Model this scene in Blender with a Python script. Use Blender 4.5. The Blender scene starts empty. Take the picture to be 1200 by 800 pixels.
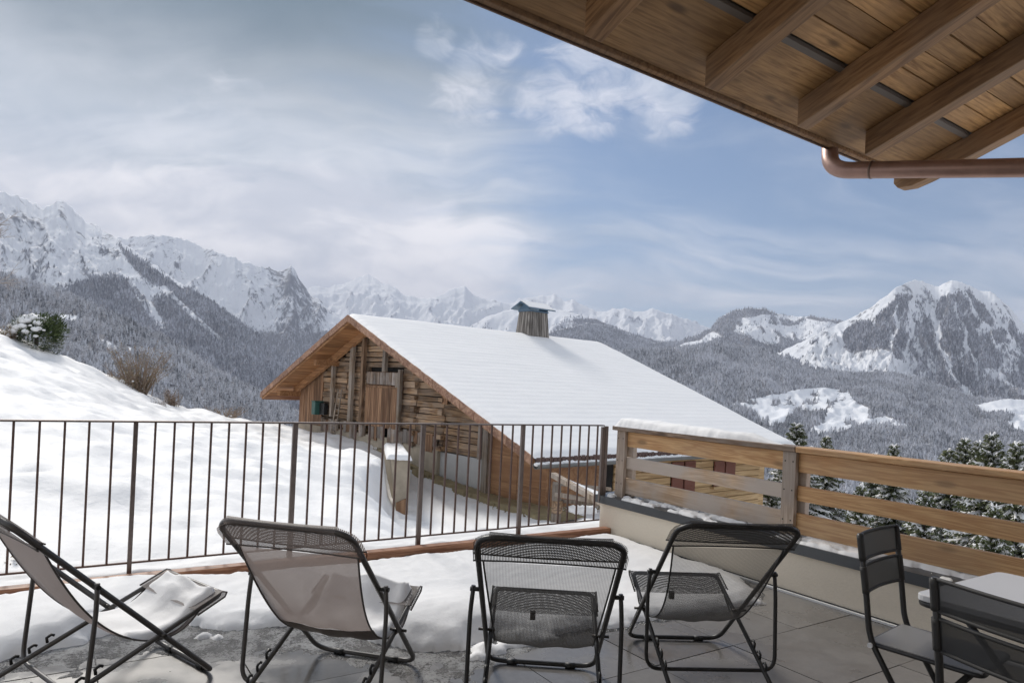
import bpy, bmesh, math, random
import numpy as np
from mathutils import Vector, Matrix
random.seed(7)
RNG = np.random.default_rng(11)
scene = bpy.context.scene
COL = scene.collection
PI = math.pi

# ------------------------------------------------------------------ camera
CAM_Z = 1.40
F_PX, ROLL, HOR = 800.0, math.radians(2.75), 49.5      # lens in photo pixels, camera roll, vertical shift
_c, _s = math.cos(ROLL), math.sin(ROLL)
cam_d = bpy.data.cameras.new('camera'); cam = bpy.data.objects.new('camera', cam_d); COL.objects.link(cam)
cam_d.sensor_width = 36.0; cam_d.lens = 24.0; cam_d.shift_y = HOR / 1200.0
cam_d.clip_start = 0.05; cam_d.clip_end = 60000
cam.location = (0, 0, CAM_Z)
cam.matrix_world = Matrix(((_c, -_s, 0, 0), (0, 0, -1, 0), (_s, _c, 0, CAM_Z), (0, 0, 0, 1)))
scene.camera = cam

def ray(px, py):
    a = (px - 600) / F_PX; b = (-(py - 400) + HOR) / F_PX
    return Vector((a * _c - b * _s, 1.0, a * _s + b * _c))
def at(px, py, Y):
    r = ray(px, py); return Vector((r.x * Y, Y, CAM_Z + r.z * Y))
def onz(px, py, z):
    r = ray(px, py); return at(px, py, (z - CAM_Z) / r.z)
def proj_np(x, y, z):
    X = x / y; Z = (z - CAM_Z) / y
    a = X * _c + Z * _s; b = -X * _s + Z * _c
    return 600 + a * F_PX, 400 - (b * F_PX - HOR)

# ------------------------------------------------------------------ light
SUN_EL, SUN_AZ = math.radians(39), math.radians(-32)     # azimuth from +Y, negative = to the left of the view
sun_dir = Vector((math.sin(SUN_AZ) * math.cos(SUN_EL), math.cos(SUN_AZ) * math.cos(SUN_EL), math.sin(SUN_EL)))
sd = bpy.data.lights.new('sun', 'SUN'); sd.energy = 1.6; sd.angle = math.radians(15); sd.color = (1.0, 0.95, 0.88)
so = bpy.data.objects.new('sun', sd); COL.objects.link(so)
so.rotation_euler = sun_dir.to_track_quat('Z', 'Y').to_euler(); so.location = (0, 0, 60)

scene.view_settings.view_transform = 'Standard'; scene.view_settings.look = 'None'
scene.view_settings.gamma = 1.0; scene.view_settings.exposure = 1.18
scene.view_settings.use_curve_mapping = False
scene.cycles.max_bounces = 6; scene.cycles.diffuse_bounces = 3; scene.cycles.glossy_bounces = 3
scene.cycles.transparent_max_bounces = 12; scene.cycles.volume_bounces = 0
scene.cycles.use_denoising = True
scene.cycles.caustics_reflective = False; scene.cycles.caustics_refractive = False

# ------------------------------------------------------------------ node helper
class NG:
    """small wrapper for writing node graphs"""
    def __init__(s, tree): s.t = tree; s.n = tree.nodes; s.l = tree.links
    def new(s, typ, **kw):
        n = s.n.new(typ)
        for k, v in kw.items(): setattr(n, k, v)
        return n
    def put(s, sock, v):
        if isinstance(v, bpy.types.NodeSocket): s.l.new(v, sock)
        elif v is not None:
            if isinstance(v, tuple) and len(v) == 3 and sock.type == 'RGBA': v = (*v, 1)
            sock.default_value = v
    def math(s, op, a, b=None, c=None, clamp=False):
        n = s.new('ShaderNodeMath', operation=op, use_clamp=clamp)
        s.put(n.inputs[0], a); s.put(n.inputs[1], b)
        if c is not None: s.put(n.inputs[2], c)
        return n.outputs[0]
    def vmath(s, op, a, b=None, scale=None):
        n = s.new('ShaderNodeVectorMath', operation=op)
        s.put(n.inputs[0], a)
        if b is not None: s.put(n.inputs[1], b)
        if scale is not None: s.put(n.inputs['Scale'], scale)
        return n.outputs['Value'] if op in ('DOT_PRODUCT', 'LENGTH', 'DISTANCE') else n.outputs[0]
    def noise(s, vec, scale, detail=4, rough=0.5, dist=0.0, lac=2.0):
        n = s.new('ShaderNodeTexNoise'); s.put(n.inputs['Vector'], vec)
        n.inputs['Scale'].default_value = scale; n.inputs['Detail'].default_value = detail
        n.inputs['Roughness'].default_value = rough; n.inputs['Distortion'].default_value = dist
        n.inputs['Lacunarity'].default_value = lac
        return n.outputs['Fac']
    def ramp(s, fac, *stops, interp='LINEAR'):
        n = s.new('ShaderNodeValToRGB'); s.put(n.inputs[0], fac); r = n.color_ramp; r.interpolation = interp
        while len(r.elements) < len(stops): r.elements.new(0.5)
        for e, (p, c) in zip(r.elements, stops):
            e.position = p; e.color = (c, c, c, 1) if isinstance(c, (int, float)) else (*c, 1)
        return n.outputs[0]
    def range(s, v, a, b, c=0.0, d=1.0, smooth=True):
        n = s.new('ShaderNodeMapRange'); n.interpolation_type = 'SMOOTHSTEP' if smooth else 'LINEAR'
        for i, x in enumerate((v, a, b, c, d)): s.put(n.inputs[i], x)
        return n.outputs[0]
    def mix(s, f, a, b, blend='MIX'):
        n = s.new('ShaderNodeMix', data_type='RGBA', blend_type=blend)
        s.put(n.inputs[0], f); s.put(n.inputs[6], a); s.put(n.inputs[7], b)
        return n.outputs[2]
    def mapping(s, vec, scale=(1, 1, 1), loc=(0, 0, 0), rot=(0, 0, 0)):
        n = s.new('ShaderNodeMapping'); s.put(n.inputs[0], vec)
        n.inputs['Location'].default_value = loc; n.inputs['Rotation'].default_value = rot; n.inputs['Scale'].default_value = scale
        return n.outputs[0]
    def bump(s, h, strength=0.3, dist=0.01):
        n = s.new('ShaderNodeBump'); s.put(n.inputs['Height'], h)
        n.inputs['Strength'].default_value = strength; n.inputs['Distance'].default_value = dist
        return n.outputs[0]

def new_mat(name):
    m = bpy.data.materials.new(name); m.use_nodes = True
    g = NG(m.node_tree); g.n.clear()
    out = g.new('ShaderNodeOutputMaterial'); p = g.new('ShaderNodeBsdfPrincipled')
    g.l.new(p.outputs[0], out.inputs[0])
    g.p, g.out = p, out
    return m, g
def setp(g, **kw):
    for k, v in kw.items():
        g.put(g.p.inputs[{'color': 'Base Color', 'rough': 'Roughness', 'metal': 'Metallic', 'normal': 'Normal', 'spec': 'Specular IOR Level', 'alpha': 'Alpha', 'coat': 'Coat Weight'}[k]], v)

# ------------------------------------------------------------------ sky
world = bpy.data.worlds.new('World'); scene.world = world; world.use_nodes = True
g = NG(world.node_tree); g.n.clear()
wout = g.new('ShaderNodeOutputWorld'); bg = g.new('ShaderNodeBackground'); g.l.new(bg.outputs[0], wout.inputs[0])
sky = g.new('ShaderNodeTexSky', sky_type='NISHITA'); sky.sun_disc = False
sky.sun_elevation = SUN_EL; sky.sun_rotation = SUN_AZ; sky.altitude = 1200; sky.air_density = 1.0; sky.dust_density = 1.2; sky.ozone_density = 1.5
gen = g.new('ShaderNodeTexCoord').outputs['Generated']
dirv = g.vmath('NORMALIZE', gen)
sx = g.new('ShaderNodeSeparateXYZ'); g.l.new(dirv, sx.inputs[0])
X, Y, Z = sx.outputs
# clouds live on a flat layer seen from below, so they stretch towards the horizon
def cxyz(a, b, c2=0.0):
    n_ = g.new('ShaderNodeCombineXYZ')
    for i_, v_ in enumerate((a, b, c2)): g.put(n_.inputs[i_], v_)
    return n_.outputs[0]
zz = g.math('MAXIMUM', g.math('ADD', Z, 0.30), 0.08)
flatv = cxyz(g.math('DIVIDE', X, zz), g.math('DIVIDE', Y, zz))
def warped(amount, scale, seed):
    return g.vmath('ADD', flatv, g.vmath('SCALE', cxyz(g.math('SUBTRACT', g.noise(g.mapping(flatv, loc=(seed, 0, 0)), scale, 3), 0.5), g.math('SUBTRACT', g.noise(g.mapping(flatv, loc=(5, seed, 0)), scale, 3), 0.5)), scale=amount))
flatw = warped(0.55, 1.3, 2.0)
def lobe(px, py, spread, soft=0.0):
    """1 towards the direction of a cloud bank, fading out"""
    v = ray(px, py).normalized()
    return g.range(g.vmath('DOT_PRODUCT', dirv, tuple(v)), math.cos(math.radians(spread)), math.cos(math.radians(soft)))
big = g.noise(g.mapping(flatw, scale=(0.7, 1.25, 1), rot=(0, 0, 0.5)), 1.7, 7, 0.6)
wisp = g.noise(g.mapping(flatw, scale=(0.45, 1.9, 1), rot=(0, 0, -0.5), loc=(2, 1, 0)), 2.6, 9, 0.62)
left = g.math('SUBTRACT', 1.0, lobe(960, 110, 54, 14))       # broken cover all round, thinnest in one window to the right
low = g.range(Z, 0.34, 0.04)
cover = g.math('ADD', g.math('MULTIPLY', left, 0.40), g.math('MULTIPLY', low, 0.22))
cover = g.math('ADD', cover, g.math('MULTIPLY', lobe(330, 230, 26), 0.26))
cover = g.math('SUBTRACT', cover, g.math('MULTIPLY', lobe(1090, 250, 22), 0.05))
cover = g.math('SUBTRACT', cover, g.math('MULTIPLY', lobe(720, 185, 13), 0.06))
dens = g.math('ADD', g.math('ADD', g.math('MULTIPLY', big, 0.62), g.math('MULTIPLY', wisp, 0.62)), cover)
veil = g.range(dens, 0.53, 1.05)
puffn = g.noise(g.mapping(warped(0.5, 4.0, 7.0), loc=(1.7, 0.4, 0)), 5.5, 10, 0.66)
puffm = g.math('MAXIMUM', lobe(690, 98, 6.2, 1), g.math('MULTIPLY', lobe(770, 108, 5.0, 1), 0.95))
for px_, py_, sp_, w_ in ((640, 118, 4.2, .92), (545, 118, 4.6, .82), (510, 46, 2.6, .78), (570, 75, 4.5, .70), (530, 155, 4.0, .66), (560, 132, 3, .7), (240, 175, 9, .55)):
    puffm = g.math('MAXIMUM', puffm, g.math('MULTIPLY', lobe(px_, py_, sp_, 0.6), w_))
puff = g.range(g.math('ADD', g.math('MULTIPLY', puffn, 1.25), g.math('MULTIPLY', puffm, 0.55)), 0.88, 1.34)
puffs = g.range(g.noise(g.mapping(flatw, loc=(3, 8, 0)), 6.0, 6, 0.6), 0.35, 0.65)
blue = g.mix(1.0, sky.outputs[0], (0.036, 0.041, 0.0435), 'MULTIPLY')
shade = g.noise(g.mapping(flatw, loc=(9, 2, 0)), 2.0, 8, 0.6)
bank = g.range(g.math('ADD', Z, g.math('MULTIPLY', g.math('SUBTRACT', big, .5), 0.42)), 0.225, 0.275)      # sunlit tops of the low bank, grey sheet above
ccol = g.mix(g.range(shade, 0.38, 0.62), (0.335, 0.352, 0.392), (0.53, 0.52, 0.53))
ccol = g.mix(g.math('MULTIPLY', bank, 0.62), ccol, g.mix(g.range(wisp, 0.38, 0.62), (0.165, 0.215, 0.265), (0.315, 0.345, 0.385)))
topdark = g.math('MULTIPLY', g.range(g.math('ADD', Z, g.math('MULTIPLY', shade, 0.12)), 0.34, 0.54), lobe(330, -60, 42, 14))
ccol = g.mix(topdark, ccol, (0.075, 0.108, 0.135))
colr = g.mix(veil, blue, ccol)
colr = g.mix(g.math('MULTIPLY', puff, 0.70), colr, g.mix(puffs, (0.36, 0.38, 0.42), (0.52, 0.51, 0.53)))
below = g.range(Z, -0.02, -0.12)
colr = g.mix(below, colr, (0.34, 0.34, 0.36))
g.put(bg.inputs[0], colr); bg.inputs[1].default_value = 1.0

# ------------------------------------------------------------------ mesh helpers
class MB:
    def __init__(s): s.v = []; s.f = []; s.sm = []
    def add(s, vs, fs, smooth=False):
        o = len(s.v); s.v += [tuple(v) for v in vs]; s.f += [tuple(i + o for i in f) for f in fs]; s.sm += [smooth] * len(fs); return s
    def box(s, x0, x1, y0, y1, z0, z1, M=None):
        vs = [Vector((x, y, z)) for z in (z0, z1) for y in (y0, y1) for x in (x0, x1)]
        if M is not None: vs = [M @ v for v in vs]
        return s.add(vs, [(0, 2, 3, 1), (4, 5, 7, 6), (0, 1, 5, 4), (2, 6, 7, 3), (0, 4, 6, 2), (1, 3, 7, 5)])
    def hexa(s, p):   # 8 points, order as box
        return s.add(p, [(0, 2, 3, 1), (4, 5, 7, 6), (0, 1, 5, 4), (2, 6, 7, 3), (0, 4, 6, 2), (1, 3, 7, 5)])
    def beam(s, a, b, w, h, up=(0, 0, 1)):
        a, b = Vector(a), Vector(b); d = (b - a).normalized(); upv = Vector(up)
        sd_ = d.cross(upv).normalized(); u = sd_.cross(d).normalized()
        vs = []
        for zz_ in (-h / 2, h / 2):
            for p in (a, b):
                pass
        P = [a - sd_ * w / 2 - u * h / 2, a + sd_ * w / 2 - u * h / 2, b - sd_ * w / 2 - u * h / 2, b + sd_ * w / 2 - u * h / 2,
             a - sd_ * w / 2 + u * h / 2, a + sd_ * w / 2 + u * h / 2, b - sd_ * w / 2 + u * h / 2, b + sd_ * w / 2 + u * h / 2]
        return s.hexa(P)
    def prism(s, poly, d0, d1, axis='y'):
        """polygon in (x,z) extruded along y (or any axis through a callable)"""
        n = len(poly)
        mk = axis if callable(axis) else (lambda a, b, d: (a, d, b))
        vs = [mk(a, b, d0) for a, b in poly] + [mk(a, b, d1) for a, b in poly]
        fs = [tuple(range(n)), tuple(range(2 * n - 1, n - 1, -1))] + [(i, i + n, (i + 1) % n + n, (i + 1) % n) for i in range(n)]
        return s.add(vs, fs)
    def tube(s, path, r, seg=10, closed=False, taper=None):
        P = [Vector(p) for p in path]; n = len(P); rings = []
        prev = None
        for i in range(n):
            if closed: t = (P[(i + 1) % n] - P[i - 1]).normalized()
            else: t = (P[min(i + 1, n - 1)] - P[max(i - 1, 0)]).normalized()
            if prev is None:
                ref = Vector((0, 0, 1)) if abs(t.z) < 0.9 else Vector((1, 0, 0)); nx = t.cross(ref).normalized()
            else:
                nx = (prev - t * prev.dot(t)).normalized()
            prev = nx; ny = t.cross(nx); rr = r if taper is None else r * taper[i]
            rings.append([P[i] + nx * rr * math.cos(2 * PI * k / seg) + ny * rr * math.sin(2 * PI * k / seg) for k in range(seg)])
        vs = [v for ring in rings for v in ring]; fs = []
        m = n if closed else n - 1
        for i in range(m):
            for k in range(seg):
                a = i * seg + k; b = i * seg + (k + 1) % seg; c2 = ((i + 1) % n) * seg + (k + 1) % seg; d = ((i + 1) % n) * seg + k
                fs.append((a, b, c2, d))
        s.add(vs, fs, True)
        if not closed:
            o = len(s.v) - len(vs)
            s.f += [tuple(o + k for k in range(seg - 1, -1, -1)), tuple(o + (n - 1) * seg + k for k in range(seg))]; s.sm += [False, False]
        return s
    def blob(s, c_, r, seed=0, sub=1, squash=(1, 1, 1), rough=0.25):
        bm = bmesh.new(); bmesh.ops.create_icosphere(bm, subdivisions=sub, radius=1)
        rr = random.Random(seed); vs = []
        for v in bm.verts:
            k = 1 + (rr.random() - 0.5) * 2 * rough
            vs.append((c_[0] + v.co.x * r * squash[0] * k, c_[1] + v.co.y * r * squash[1] * k, c_[2] + v.co.z * r * squash[2] * k))
        fs = [tuple(v.index for v in f.verts) for f in bm.faces]; bm.free()
        return s.add(vs, fs, True)
    def build(s, name, mat=None, parent=None, bevel=0.0, smooth=None):
        me = bpy.data.meshes.new(name); me.from_pydata(s.v, [], s.f)
        if any(s.sm) or smooth:
            me.polygons.foreach_set('use_smooth', [True] * len(s.f) if smooth else s.sm)
        me.validate(); me.update()
        return link(name, me, mat, parent, bevel)
def link(name, me, mat=None, parent=None, bevel=0.0):
    o = bpy.data.objects.new(name, me); COL.objects.link(o)
    if mat is not None and not me.materials: me.materials.append(mat)
    if parent is not None: o.parent = parent
    if bevel:
        b = o.modifiers.new('bevel', 'BEVEL'); b.width = bevel; b.segments = 2; b.limit_method = 'ANGLE'
    return o
def tag(o, label=None, cat=None, group=None, kind=None):
    if label: o['label'] = label
    if cat: o['category'] = cat
    if group: o['group'] = group
    if kind: o['kind'] = kind
    return o
def thing(name, label, cat, loc=(0, 0, 0), rz=0.0, group=None):
    o = bpy.data.objects.new(name, None); COL.objects.link(o); o.empty_display_size = 0.2
    o.location = loc; o.rotation_euler = (0, 0, rz)
    return tag(o, label, cat, group)
def kids(o): return [c_ for c_ in bpy.data.objects if c_.parent == o]
def copy_tree(o, parent=None):
    c_ = o.copy(); COL.objects.link(c_)
    if parent is not None: c_.parent = parent
    for ch in kids(o): copy_tree(ch, c_)
    return c_
def fillet(pts, r, n=5, closed=False):
    """round the corners of a polyline"""
    P = [Vector(p) for p in pts]; out = []; m = len(P)
    for i in range(m):
        if not closed and i in (0, m - 1): out.append(P[i]); continue
        a, b, c2 = P[i - 1], P[i], P[(i + 1) % m]
        d1, d2 = (a - b), (c2 - b); rr = min(r, d1.length * 0.45, d2.length * 0.45)
        p1, p2 = b + d1.normalized() * rr, b + d2.normalized() * rr
        for k in range(n + 1):
            t = k / n; out.append(p1 * (1 - t) ** 2 + b * 2 * t * (1 - t) + p2 * t * t)
    return out

# ------------------------------------------------------------------ noise in numpy
_perm = np.random.default_rng(3).permutation(512); _perm = np.concatenate([_perm, _perm])
_gr = np.random.default_rng(4).normal(size=(512, 2)); _gr /= np.linalg.norm(_gr, axis=1)[:, None]
def perlin(x, y):
    x = np.asarray(x, float); y = np.asarray(y, float)
    xi = np.floor(x).astype(int); yi = np.floor(y).astype(int); xf = x - xi; yf = y - yi
    def gr(ix, iy, dx, dy):
        h = _perm[(_perm[ix & 511] + iy) & 511]; gg = _gr[h]; return gg[..., 0] * dx + gg[..., 1] * dy
    u = xf * xf * xf * (xf * (xf * 6 - 15) + 10); v = yf * yf * yf * (yf * (yf * 6 - 15) + 10)
    a = gr(xi, yi, xf, yf); b = gr(xi + 1, yi, xf - 1, yf); c2 = gr(xi, yi + 1, xf, yf - 1); d = gr(xi + 1, yi + 1, xf - 1, yf - 1)
    return (a * (1 - u) + b * u) * (1 - v) + (c2 * (1 - u) + d * u) * v
def fbm(x, y, oct=5, gain=0.5):
    s_ = 0; a = 1; t = 0
    for k in range(oct):
        s_ = s_ + a * perlin(x * 2 ** k + 17.3 * k, y * 2 ** k - 9.1 * k); t += a; a *= gain
    return s_ / t * 1.5
def ridged(x, y, oct=5, gain=0.55):
    s_ = 0; a = 1; t = 0
    for k in range(oct):
        n = 1 - np.abs(perlin(x * 2 ** k + 31.7 * k, y * 2 ** k + 12.9 * k)) * 2.2; s_ = s_ + a * n * n; t += a; a *= gain
    return s_ / t
def sstep(x, a, b):
    t = np.clip((x - a) / (b - a), 0, 1); return t * t * (3 - 2 * t)
def poly_sd(px, py, poly):
    """signed distance to a polygon, positive inside"""
    P = np.array(poly, float); d = np.full(px.shape, 1e9); inside = np.zeros(px.shape, bool)
    n = len(P)
    for i in range(n):
        ax, ay = P[i]; bx, by = P[(i + 1) % n]
        ex, ey = bx - ax, by - ay; t = np.clip(((px - ax) * ex + (py - ay) * ey) / (ex * ex + ey * ey + 1e-12), 0, 1)
        d = np.minimum(d, np.hypot(px - ax - t * ex, py - ay - t * ey))
        cr = ((ay > py) != (by > py)) & (px < (bx - ax) * (py - ay) / (by - ay + 1e-12) + ax)
        inside ^= cr
    return np.where(inside, d, -d)
def grid_mesh(name, X_, Y_, Z_, mat, attrs=None, parent=None, smooth=True):
    n, m = X_.shape
    co = np.stack([X_, Y_, Z_], -1).reshape(-1, 3).astype(np.float32)
    idx = np.arange(n * m).reshape(n, m)
    f = np.stack([idx[:-1, :-1], idx[1:, :-1], idx[1:, 1:], idx[:-1, 1:]], -1).reshape(-1, 4)
    me = bpy.data.meshes.new(name)
    me.vertices.add(len(co)); me.vertices.foreach_set('co', co.ravel())
    me.loops.add(len(f) * 4); me.loops.foreach_set('vertex_index', f.ravel().astype(np.int32))
    me.polygons.add(len(f)); me.polygons.foreach_set('loop_start', np.arange(0, len(f) * 4, 4, dtype=np.int32))
    me.polygons.foreach_set('use_smooth', np.full(len(f), smooth))
    me.update(calc_edges=True)
    for k, v in (attrs or {}).items():
        a = me.attributes.new(k, 'FLOAT', 'POINT'); a.data.foreach_set('value', v.ravel().astype(np.float32))
    return link(name, me, mat, parent)
# ------------------------------------------------------------------ materials
def objcoord(g, rnd=8.0):
    tc = g.new('ShaderNodeTexCoord').outputs['Object']; oi = g.new('ShaderNodeObjectInfo')
    r = oi.outputs['Random']
    off = g.new('ShaderNodeCombineXYZ'); g.put(off.inputs[0], g.math('MULTIPLY', r, rnd)); g.put(off.inputs[1], g.math('MULTIPLY', r, rnd * 1.7)); g.put(off.inputs[2], g.math('MULTIPLY', r, rnd * 0.6))
    return g.vmath('ADD', tc, off.outputs[0]), r
def wood_mat(name, dark, light, axis='x', rough=0.7, var=0.25, knots=0.6, grain=60.0, grey=None, greyamt=0.0, bump=0.25, rot=(0, 0, 0), ringw=0.55):
    m, g = new_mat(name)
    v, r = objcoord(g)
    if any(rot): v = g.mapping(v, rot=rot)
    k = 0.06
    sc = {'x': (k, 1, 1), 'y': (1, k, 1), 'z': (1, 1, k)}[axis]
    vv = g.mapping(v, scale=sc)
    n1 = g.noise(vv, grain, 5, 0.6, 0.4)
    n2 = g.noise(vv, grain * 0.16, 3, 0.5, 1.2)
    ring = g.math('FRACT', g.math('MULTIPLY', n2, 7.0))
    ring = g.math('ABSOLUTE', g.math('SUBTRACT', ring, 0.5))
    f = g.math('ADD', g.math('MULTIPLY', n1, 1.2 - ringw), g.math('MULTIPLY', ring, ringw))
    c_ = g.mix(g.range(f, 0.28, 0.72), dark, light)
    ksc = {'x': (0.35, 1, 1), 'y': (1, 0.35, 1), 'z': (1, 1, 0.35)}[axis]
    vor = g.new('ShaderNodeTexVoronoi'); g.put(vor.inputs['Vector'], g.mapping(v, scale=ksc)); vor.inputs['Scale'].default_value = 5.0
    kn = g.math('MULTIPLY', g.range(vor.outputs['Distance'], 0.16, 0.05), knots)
    c_ = g.mix(kn, c_, tuple(x * 0.35 for x in dark))
    if grey is not None:
        gm = g.math('MULTIPLY', g.range(g.noise(v, 1.6, 4, 0.6), 0.35, 0.62), greyamt)
        c_ = g.mix(gm, c_, grey)
    vr = g.math('ADD', 1.0 - var / 2, g.math('MULTIPLY', r, var))
    c_ = g.mix(1.0, c_, g.new('ShaderNodeCombineXYZ').outputs[0], 'MIX') if False else g.vmath('SCALE', c_, scale=vr)
    setp(g, color=c_, rough=rough, normal=g.bump(g.math('SUBTRACT', f, kn), bump, 0.004), spec=0.3)
    return m
def plain_mat(name, col, rough=0.6, metal=0.0, nscale=8, namt=0.15, bump=0.0, spec=0.5):
    m, g = new_mat(name); v, r = objcoord(g)
    n = g.noise(v, nscale, 6, 0.6)
    c_ = g.mix(n, tuple(x * (1 - namt) for x in col), tuple(min(1, x * (1 + namt)) for x in col))
    setp(g, color=c_, rough=g.range(n, 0.2, 0.8, rough * 0.8, min(1, rough * 1.15)), metal=metal, spec=spec)
    if bump: setp(g, normal=g.bump(n, bump, 0.01))
    return m
def snow_mat(name, col=(0.83, 0.82, 0.81), fine=30, coarse=2.5, bump=0.35, dist=0.02):
    m, g = new_mat(name)
    tc = g.new('ShaderNodeTexCoord').outputs['Object']
    n1 = g.noise(tc, fine, 6, 0.6); n2 = g.noise(tc, coarse, 4, 0.5)
    c_ = g.mix(n2, tuple(x * 0.95 for x in col), col)
    setp(g, color=c_, rough=0.65, spec=0.25, normal=g.bump(g.math('ADD', g.math('MULTIPLY', n1, 0.35), n2), bump, dist))
    g.p.inputs['Subsurface Weight'].default_value = 0.0
    return m

M = {}
M['snow'] = snow_mat('snow')
M['snow_field'] = snow_mat('snow_field', fine=5, coarse=0.5, bump=0.55, dist=0.10)
M['rail_steel'] = plain_mat('rail_steel', (0.16, 0.13, 0.118), 0.45, 0.6, 20, 0.4)
M['rail_rust'] = plain_mat('rail_rust', (0.11, 0.068, 0.055), 0.6, 0.3, 25, 0.5)
M['kerb_wood'] = wood_mat('kerb_wood', (0.20, 0.085, 0.045), (0.46, 0.24, 0.14), 'x', 0.5, 0.25)
M['fence_wood'] = wood_mat('fence_wood', (0.40, 0.26, 0.15), (0.62, 0.45, 0.30), 'y', 0.6, 0.2, grain=60, grey=(0.46, 0.40, 0.35), greyamt=0.9)
M['fence_new'] = wood_mat('fence_new', (0.50, 0.27, 0.12), (0.72, 0.46, 0.23), 'y', 0.55, 0.2, grain=70, grey=(0.42, 0.30, 0.20), greyamt=0.3)
M['post_wood'] = wood_mat('post_wood', (0.36, 0.27, 0.20), (0.54, 0.43, 0.34), 'z', 0.65, 0.2, grain=60, grey=(0.32, 0.28, 0.25), greyamt=0.6)
M['cap_wood'] = wood_mat('cap_wood', (0.16, 0.10, 0.065), (0.34, 0.24, 0.17), 'y', 0.6, 0.2, grain=60, grey=(0.26, 0.23, 0.20), greyamt=0.7)
M['soffit'] = wood_mat('soffit', (0.24, 0.12, 0.045), (0.58, 0.34, 0.145), 'x', 0.55, 0.6, grain=60, knots=0.95, bump=0.35, ringw=0.25, grey=(0.22, 0.13, 0.065), greyamt=0.6)
M['rafter'] = wood_mat('rafter', (0.13, 0.068, 0.032), (0.33, 0.19, 0.092), 'y', 0.6, 0.25, grain=50, knots=0.8, ringw=0.25, grey=(0.22, 0.15, 0.10), greyamt=0.5, rot=(math.radians(21.5), 0, 0))
M['dark_strip'] = plain_mat('dark_strip', (0.12, 0.10, 0.085), 0.7)
M['copper'] = plain_mat('copper', (0.33, 0.21, 0.17), 0.42, 0.55, 12, 0.35)
M['edge_metal'] = plain_mat('edge_metal', (0.16, 0.11, 0.085), 0.45, 0.6, 12, 0.3)
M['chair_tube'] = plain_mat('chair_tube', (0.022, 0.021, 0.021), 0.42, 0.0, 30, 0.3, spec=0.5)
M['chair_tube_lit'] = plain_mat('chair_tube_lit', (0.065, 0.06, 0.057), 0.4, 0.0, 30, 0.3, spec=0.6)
M['black_plastic'] = plain_mat('black_plastic', (0.012, 0.012, 0.012), 0.5)
M['wall_render'] = plain_mat('wall_render', (0.74, 0.66, 0.54), 0.9, 0, 60, 0.07, 0.25)
M['coping'] = plain_mat('coping', (0.065, 0.07, 0.076), 0.35, 0.3, 5, 0.2)
M['tabletop'] = plain_mat('tabletop', (0.56, 0.56, 0.57), 0.35, 0, 3, 0.05)
M['white_strip'] = plain_mat('white_strip', (0.7, 0.7, 0.7), 0.5)
M['concrete'] = plain_mat('concrete', (0.40, 0.34, 0.26), 0.95, 0, 2.5, 0.55, 0.6)
M['plaster_white'] = plain_mat('plaster_white', (0.55, 0.54, 0.52), 0.9, 0, 2, 0.15, 0.2)
M['green_box'] = plain_mat('green_box', (0.04, 0.12, 0.10), 0.5)
M['dark_void'] = plain_mat('dark_void', (0.012, 0.010, 0.008), 0.9)  # near-black that puts the shade of gaps and hollows into the colour
M['log'] = wood_mat('log', (0.12, 0.068, 0.037), (0.43, 0.275, 0.155), 'x', 0.85, 0.8, knots=0.4, grain=16, grey=(0.33, 0.28, 0.23), greyamt=0.4, bump=0.5)
M['log_post'] = wood_mat('log_post', (0.10, 0.062, 0.038), (0.27, 0.18, 0.115), 'z', 0.85, 0.4, knots=0.3, grain=14)
M['old_post'] = wood_mat('old_post', (0.17, 0.12, 0.08), (0.42, 0.34, 0.26), 'z', 0.85, 0.5, knots=0.3, grain=14, grey=(0.36, 0.33, 0.30), greyamt=0.5)
M['board_brown'] = wood_mat('board_brown', (0.15, 0.08, 0.045), (0.36, 0.215, 0.125), 'z', 0.8, 0.6, knots=0.2, grain=12)
M['board_grey'] = wood_mat('board_grey', (0.12, 0.08, 0.055), (0.34, 0.26, 0.20), 'z', 0.85, 0.8, knots=0.2, grain=12, grey=(0.35, 0.33, 0.31), greyamt=0.6)
M['panel_brown'] = wood_mat('panel_brown', (0.30, 0.155, 0.08), (0.44, 0.25, 0.13), 'x', 0.7, 0.15, knots=0.1, grain=9)
M['log_new'] = wood_mat('log_new', (0.42, 0.27, 0.13), (0.66, 0.47, 0.26), 'y', 0.7, 0.25, knots=0.4, grain=14)
M['verge'] = wood_mat('verge', (0.24, 0.13, 0.085), (0.44, 0.27, 0.18), 'y', 0.7, 0.35, knots=0.1, grain=10)
M['barn_soffit'] = wood_mat('barn_soffit', (0.26, 0.12, 0.05), (0.48, 0.25, 0.11), 'y', 0.7, 0.6, knots=0.3, grain=12)
M['barn_beam'] = wood_mat('barn_beam', (0.26, 0.13, 0.06), (0.46, 0.25, 0.12), 'x', 0.7, 0.3, knots=0.3, grain=12)
M['shutter'] = plain_mat('shutter', (0.19, 0.065, 0.04), 0.6)
M['glass_dark'] = plain_mat('glass_dark', (0.02, 0.022, 0.025), 0.08, 0, 3, 0.1, spec=0.8)
M['chim_board'] = wood_mat('chim_board', (0.14, 0.125, 0.11), (0.36, 0.33, 0.30), 'z', 0.85, 0.4, knots=0.1, grain=10)
M['blue_metal'] = plain_mat('blue_metal', (0.10, 0.16, 0.22), 0.45, 0.5)
M['gutter_grey'] = plain_mat('gutter_grey', (0.20, 0.20, 0.19), 0.5, 0.5)
M['tile_red'] = plain_mat('tile_red', (0.10, 0.06, 0.05), 0.8, 0, 8, 0.4)
M['bark'] = plain_mat('bark', (0.055, 0.042, 0.032), 0.9, 0, 12, 0.3)
M['twig'] = plain_mat('twig', (0.27, 0.20, 0.145), 0.9, 0, 12, 0.4)
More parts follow.
